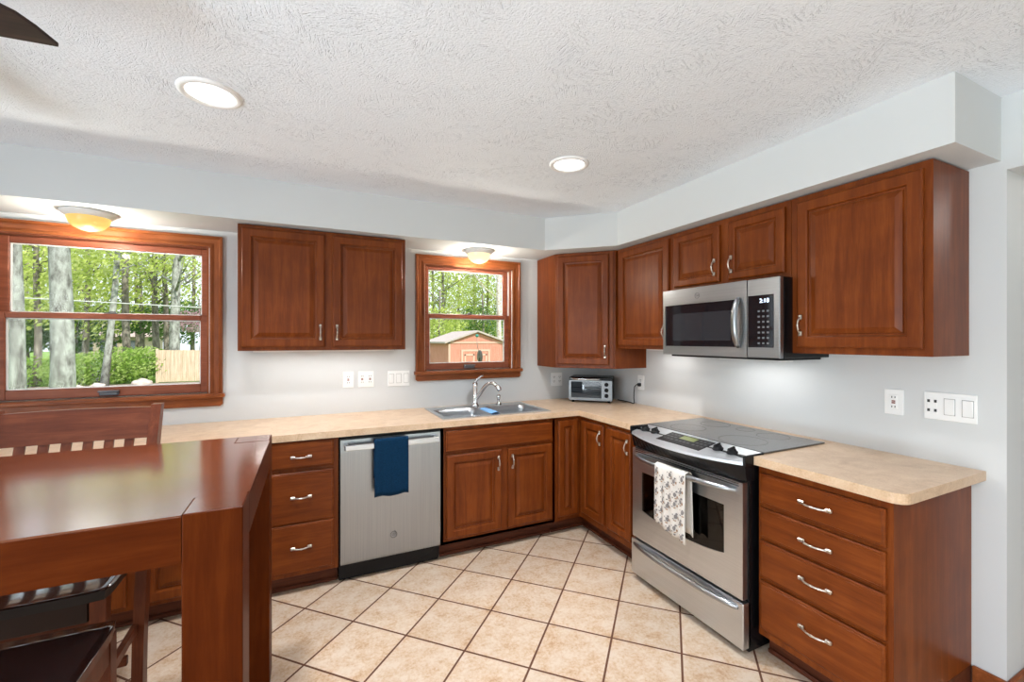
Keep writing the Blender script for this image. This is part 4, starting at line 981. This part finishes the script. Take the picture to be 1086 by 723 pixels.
for sx in (-1, 1):
    for sy in (-1, 1):
        b = MB(); bar(b, (sx*.205, sy*.195, 0), (sx*.205, sy*.195, SZ-.03), .04, .04); b.build('leg', CHRZ, stl)
    MB().box(sx*.212-.010, sx*.212+.010, -.18, .18, SZ-.10, SZ-.028, .002).build('seat_apron', CHRZ, stl)
    MB().box(-.185, .185, sx*.195-.010, sx*.195+.010, .25, .285, .003).build('stretcher', CHR, stl)

# ------------------------------------------------------------------ outdoors
GZ = -.4
struct(MB().box(-60, 60, -60, 90, GZ-.2, GZ).build('ground', GRASS), 'green lawn outside the windows', 'ground')
CONC = noisy('pale_concrete', [(.35, (.58, .59, .60)), (.65, (.70, .71, .72))], 4)
pt_ = MB().cells([-12, RX0-WT-.02, 3], [-13, RY0-WT-.02, 3], lambda i, j: not (i == 1 and j == 1), GZ, GZ+.06)
struct(pt_.build('bounce_slab', CONC), 'pale concrete patio around the dining side of the house', 'bounce_slab')  # slab added out of view to throw neutral light into the room
struct(MB().box(-26, -3, 17.2, 19.6, GZ, GZ+.03).build('garden_bed', MULCH), 'brown mulch bed below the bushes', 'garden bed')
def leaves(b, c, rad, n, size, rnd, shell=.35):
    for _ in range(n):
        while True:
            p = Vector((rnd.uniform(-1, 1), rnd.uniform(-1, 1), rnd.uniform(-1, 1)))
            if shell < p.length < 1 or (p.length <= shell and rnd.random() < .3): break
        q = Vector((c[0]+p.x*rad[0], c[1]+p.y*rad[1], c[2]+p.z*rad[2]))
        if q.z < GZ+.05: continue
        a = Vector((rnd.gauss(0, 1), rnd.gauss(0, 1), rnd.gauss(0, 1))).normalized(); e = a.orthogonal().normalized(); f = a.cross(e)
        s_ = size*rnd.uniform(.45, 1.0)
        vs = [b.verts.new(q+e*s_), b.verts.new(q+f*s_*.55), b.verts.new(q-e*s_), b.verts.new(q-f*s_*.55)]
        b.faces.new(vs)
def tree(u, y, dia, h, label, bark, crowns, leafm, lean=0.0, n=900, size=.12, branches=4, u_top=None, group='trees outside the windows', seed=1):
    rnd = random.Random(seed*97+int(u)); x = ray_at(u, y)
    r = thing('tree', label, 'tree', (x, y, GZ), 0, group); pts = []; R_ = []
    for k in range(9):
        t = k/8; pts.append((lean*t*h+.04*math.sin(t*7+u), .03*math.sin(t*5+u), h*t)); R_.append(dia/2*(1.18-.18*min(1, t*8))*(1-.55*t))
    tm = MB().tube(pts, R_, 12)
    for k in range(branches):
        t = rnd.uniform(.3, .85); a = rnd.uniform(0, 2*PI); L_ = rnd.uniform(.8, 2.2)*(h/9)
        p0 = Vector((lean*t*h, 0, h*t)); d_ = Vector((math.cos(a), math.sin(a), rnd.uniform(.35, .9)))
        tm.tube([p0, p0+d_*L_*.5+Vector((0, 0, .1)), p0+d_*L_+Vector((0, 0, .45))], [dia*.15, dia*.10, dia*.03], 6)
        for q in range(2):
            a2 = a+rnd.uniform(-.9, .9); d2 = Vector((math.cos(a2), math.sin(a2), rnd.uniform(.1, .9)))
            p1 = p0+d_*L_*rnd.uniform(.4, .9); tm.tube([p1, p1+d2*L_*.6], [dia*.08, dia*.02], 5)
    tm.build('trunk', bark, r)
    if crowns:
        bm = bmesh.new()
        for (cx, cy, cz, rx, ry, rz, f) in crowns: leaves(bm, (cx, cy, cz), (rx, ry, rz), int(n*f*1.6), size, rnd)
        mb = MB(); mb.bm = bm; mb.build('foliage', leafm, r)
    return r
# two thick grey trunks close to the wide window
tree(13.5, 7.5, .24, 9, 'grey tree trunk at the left edge of the wide window', BARK, [(0, 0, 8.2, 2, 2, 1.4, 1)], LEAFY, .010, 700, .10, 0)
tree(63.5, 8.0, .385, 10, 'thickest grey tree trunk in the wide window', BARK, [(0, 0, 9, 2.4, 2.4, 1.5, 1)], LEAFY, -.004, 900, .10, 0)
tree(112, 19, .25, 11, 'slim grey tree right of the thickest trunk in the wide window', BARK, [(.4, 0, 6.4, 2.2, 2, 2.2, 1)], LEAFY, .062, 1100, .12, 3)
tree(134, 23, .34, 11, 'thin straight tree in the middle of the wide window', BARKD, [(0, .5, 6, 2.4, 2, 2.6, 1)], LEAFY, .0, 1000, .12, 6)
tree(165, 25, .34, 11, 'thin forked tree behind the end of the board fence', BARKD, [(-.3, .3, 7, 2.0, 2, 2.0, .6)], LEAFY, .0, 900, .12, 8)
tree(186, 22.5, .46, 11, 'stout grey tree rising behind the board fence', BARK, [(.5, .5, 7.6, 2, 2, 1.6, .5)], LEAFY, .004, 900, .12, 7)
tree(176, 27, .30, 11, 'slender dark tree left of the stout grey tree', BARKD, [(0, .5, 7, 2, 2, 2, .5)], LEAFY, -.01, 700, .12, 7)
tree(38, 20, .26, 8, 'thin dark tree between the two near grey trunks', BARKD, [(0, 0, 4.8, 1.9, 1.8, 2.6, 1)], LEAFY, .01, 1500, .12, 4)
tree(92, 26, .3, 9, 'leafy yellow-green tree just right of the thickest trunk', BARKD, [(0, 0, 5, 3.0, 2, 3.2, 1)], LEAFY, 0, 2300, .14, 5)
tree(28, 33, .3, 11, 'leafy yellow-green tree far behind the left grey trunks', BARKD, [(0, 0, 6, 4.0, 2, 4.2, 1)], LEAFY, 0, 2600, .16, 5)
tree(145, 36, .3, 11, 'pale green far tree above the house roof', BARKD, [(0, 0, 6.5, 4.0, 2, 3.4, 1)], LEAFY, 0, 1800, .16, 6)
tree(205, 34, .3, 11, 'pale green far tree at the right edge of the wide window', BARKD, [(0, 0, 6, 3.2, 2, 3.0, 1)], LEAFY, 0, 1000, .16, 8)
tree(80, 30, .28, 6, 'dark evergreen below the yellow-green crowns', BARKD, [(0, 0, 2.6, 2.6, 1.4, 1.5, 1)], LEAFD, 0, 1300, .15, 3)
tree(150, 29, .28, 6, 'dark evergreen beside the far house', BARKD, [(1.0, 0, 3.0, 2.4, 1.4, 1.0, 1)], LEAFD, 0, 700, .15, 3)
tree(212, 27, .14, 4.2, 'pink blossoming tree behind the board fence', BARKD, [(0, 0, 2.9, 1.5, 1.1, .7, 1)], PINKB, 0, 700, .10, 4)
tree(40, 31, .26, 6, 'dark evergreen low between the two near trunks', BARKD, [(0, 0, 2.7, 2.6, 1.4, 1.6, 1)], LEAFD, 0, 1500, .15, 3)
tree(12, 30, .26, 6, 'dark evergreen low at the far left of the wide window', BARKD, [(0, 0, 2.7, 2.4, 1.4, 1.7, 1)], LEAFD, 0, 1300, .15, 3)
tree(188, 32, .26, 6, 'dark evergreen low behind the board fence', BARKD, [(0, 0, 3.0, 2.4, 1.4, 1.5, 1)], LEAFD, 0, 1000, .15, 3)
tree(120, 33, .24, 6, 'loose bright tree before the far house', BARKD, [(0, 0, 3.2, 2.2, 1.4, 1.0, 1)], LEAFY, 0, 700, .14, 6)
# behind the shed
tree(529, 19, .30, 12, 'pale-barked tree right of the shed', BIRCH, [(-.6, 1, 8, 2, 2, 2, .5)], LEAFY, .0, 900, .12, 5)
for i, (u, y, lab, lf, n_) in enumerate(((459, 26, 'leftmost thin tree in the sink window', LEAFY, 1500), (470, 24, 'thin dark tree second from left in the sink window', LEAFY, 1100), (486, 28, 'tall leafy tree left of the shed ridge in the sink window', LEAFY, 1700),
                                      (503, 30, 'leafy tree straight behind the shed ridge', LEAFY, 1900), (517, 27, 'leafy tree between the shed ridge and the pale trunk', LEAFY, 1500), (543, 25, 'leafy tree at the right edge of the sink window', LEAFY, 1500))):
    tree(u, y, .22, 11, lab, BARKD, [(0, 0, 5.2, 2.0, 1.8, 3.0, .75), (.4, 1, 2.4, 1.8, 1.4, 1.4, .45)], lf, (.004, -.006, .01, 0, .006, -.01)[i], n_, .13, 7)
tree(466, 20, .2, 4.6, 'bright low tree left of the shed roof', BARKD, [(0, 0, 2.6, 1.7, 1.3, 1.1, 1)], LEAFY, 0, 1100, .10, 3)
tree(512, 21, .2, 4.6, 'dark low tree behind the shed roof', BARKD, [(0, 0, 2.9, 1.9, 1.3, 1.0, 1)], LEAFD, 0, 900, .10, 3)
far = [o for o in C.objects if o.name.startswith('tree') and o.get('label', '').startswith('pale green far tree above')][0]
for i, (x, y) in enumerate(((-30, 34), (-25, 30), (-21.5, 37), (-5.5, 33), (-2.5, 29), (.5, 34), (3.5, 30), (15.5, 29), (19, 34), (24, 30))):
    c_ = copy_tree(far); c_.location = (x, y, GZ); c_.rotation_euler = (0, 0, i*1.3)
    c_['label'] = 'leafy tree of the wood, standing to the side of both window views'; c_['group'] = 'trees beside the window views'
# bushes
for i, (u, y, w_, h, n_, lab) in enumerate(((28, 20, 1.5, 1.15, 1500, 'green bush behind the left grey trunk'), (84, 20.5, 1.5, 1.25, 1500, 'green bush right of the thickest trunk'),
        (108, 19.8, 1.5, 1.35, 1600, 'green bush in the middle of the hedge row'), (132, 20.4, 1.4, 1.5, 1600, 'tallest green bush of the hedge row'), (153, 20.6, 1.3, 1.5, 1400, 'green bush touching the fence end'))):
    x = ray_at(u, y); r = thing('bush', lab, 'bush', (x, y, GZ), 0, 'bushes outside the wide window'); rnd = random.Random(50+i)
    bm = bmesh.new(); leaves(bm, (0, 0, GZ+h*.5), (w_, 1.0, h*.55), int(n_*1.4), .075, rnd, .5)
    mb = MB(); mb.bm = bm; mb.build('foliage', LEAFB, r, (0, 0, -GZ))
    sm = MB()
    for k in range(6): a = k*PI/3; sm.tube([(0, 0, 0), (.4*math.cos(a)*w_, .3*math.sin(a), h*.7)], [.03, .008], 6)
    sm.build('stems', BARKD, r)
# boulders
for i, (u, y, s_, lab) in enumerate(((104, 18.4, .17, 'pale boulder below the middle bush'), (150, 18.6, .25, 'larger pinkish boulder beside the fence'), (82, 18.4, .13, 'small pale boulder near the thickest trunk'))):
    bm = bmesh.new(); bmesh.ops.create_icosphere(bm, subdivisions=3, radius=1); rnd = random.Random(i)
    for v in bm.verts: v.co = Vector((v.co.x*s_*1.35, v.co.y*s_, v.co.z*s_*.8))*(1+.14*math.sin(v.co.x*5+i)*math.cos(v.co.z*4+i*2))
    for f in bm.faces: f.smooth = True
    mb = MB(); mb.bm = bm; o = mb.build('boulder', STONE, None, (ray_at(u, y), y, GZ+s_*.4)); tag(o, lab, 'boulder', 'boulders in the bed')
# board fence
fx0, fx1 = ray_at(167, 20), ray_at(167, 20)+4.6
fe = thing('board_fence', 'tan vertical board fence at the right side of the wide window', 'fence', (fx0, 20, GZ))
b = MB(); x = 0
while x < 4.6: b.box(x, x+.138, -.012, .012, .03, 1.40+.006*math.sin(x*9), .003); x += .145
b.build('boards', FENCE, fe)
MB().box(0, 4.6, .012, .05, .25, .33).box(0, 4.6, .012, .05, 1.1, 1.18).build('rails', FENCE, fe)
for x in (-.06, 2.3, 4.6): MB().box(x, x+.09, -.02, .07, 0, 1.46, .005).build('post', FENCE, fe)
# far house
hx0, hx1 = ray_at(62, 44), ray_at(150, 44)
hs = thing('house', 'tan neighbouring house beyond the bushes', 'house', (hx0, 44, GZ)); hw_ = hx1-hx0
MB().box(0, hw_, 0, 6, 0, 2.2).build('walls', CREAM, hs)
MB().prism([(-.5, 2.1), (6.5, 2.1), (3, 4.1)], -.6, hw_+.6, M=Matrix(((0, 0, 1, 0), (1, 0, 0, 0), (0, 1, 0, 0), (0, 0, 0, 1)))).build('roof', ROOF2, hs)
for k in range(3): MB().box(1.0+k*hw_/3.4, 2.1+k*hw_/3.4, -.05, .02, .8, 1.8, .01).build('window', plain('far_pane', (.12, .14, .16), .1), hs)
# overhead cable
cp_ = [(ray_at(60, 16)-4+k*1.2, 16, 0) for k in range(14)]
z0_, z1_ = z_at(100, 320, 16), z_at(210, 326, 16)
xa_, xb_ = ray_at(100, 16), ray_at(210, 16)
cp_ = [(x, y, z0_+(z1_-z0_)*(x-xa_)/(xb_-xa_)-.0) for x, y, _ in cp_]
tag(MB().tube(cp_, .022, 6).build('overhead_cable', plain('cable_grey', (.5, .5, .5), .6)), 'thin overhead cable crossing the wide window', 'cable')
# shed
SY = 12.0; sx0, sx1 = ray_at(475.5, SY), ray_at(534.5, SY); sw = sx1-sx0; sh = thing('garden_shed', 'red gabled garden shed seen through the sink window', 'shed', (sx0, SY, GZ))
ze = z_at(500, 362.5, SY)-GZ; zp = z_at(502, 352.5, SY)-GZ
MB().prism([(0, 0), (sw, 0), (sw, ze), (sw/2, zp), (0, ze)], -3.0, 0, M=FACE).build('walls', SHEDW, sh)
rf = MB(); ov = .12
for sgn in (0, 1):
    e0 = (-.16, ze-.055) if not sgn else (sw+.16, ze-.055)
    rf.prism([e0, (sw/2, zp+.02), (sw/2, zp+.085), (e0[0], e0[1]+.06)], -3.1, ov, M=FACE)
rf.build('roof', SHEDS, sh)
tr = MB(); tr.box(0, .07, -.02, 0, 0, ze).box(sw-.07, sw, -.02, 0, 0, ze).box(0, sw, -.02, 0, ze-.05, ze+.01)
d0, d1_ = .56, 1.56; dz = z_at(500, 372.5, SY)-GZ
tr.box(d0-.07, d0, -.025, 0, 0, dz).box(d1_, d1_+.07, -.025, 0, 0, dz).box(d0-.07, d1_+.07, -.025, 0, dz, dz+.07)
tr.build('trim_boards', SHEDT, sh)
for k in (0, 1):
    x = d0+k*.5; dd_ = MB().box(x+.008, x+.492, -.018, 0, .02, dz-.01, .004).build('door', SHEDW, sh)
    MB().box(x+.05, x+.45, -.028, -.018, dz-.16, dz-.10, .004).box(x+.05, x+.11, -.028, -.018, .1, dz-.1, .004).box(x+.39, x+.45, -.028, -.018, .1, dz-.1, .004).build('door_trim', SHEDT, dd_)
# hanging flower basket / dish on a garden hook, just outside the sink window
hk = thing('garden_ornament', 'small round grey dish with teal top hanging before the shed', 'garden ornament', (ray_at(506, 5.0), 5.0, GZ))
xo = 0; zt0 = z_at(505, 356, 5)-GZ; zd = z_at(508, 378, 5)-GZ
MB().tube([(.05, 0, 0), (.05, 0, zd-.02)], .008, 8).build('stake', BLACKM, hk)
MB().lathe([(0, 0), (.13, .006), (.135, .012), (.125, .016), (0, .012)], 28, M=Matrix.Translation((.05, 0, zd)) @ Matrix.Rotation(.08, 4, 'Z') @ Matrix.Rotation(PI/2, 4, 'Y')).build('dish', plain('dish_grey', (.15, .125, .11), .6), hk)
MB().tube([(.05, 0, zd+.02), (.0, 0, (zd+zt0)/2+.05), (-.01, -.02, zt0)], .006, 8).build('arm', plain('arm_grey', (.2, .2, .2), .5), hk)
MB().lathe([(0, -.03), (.03, -.02), (.035, .01), (.02, .03), (0, .034)], 14, (-.01, -.02, zt0)).build('feed_horn', plain('teal', (.03, .25, .2), .5), hk)
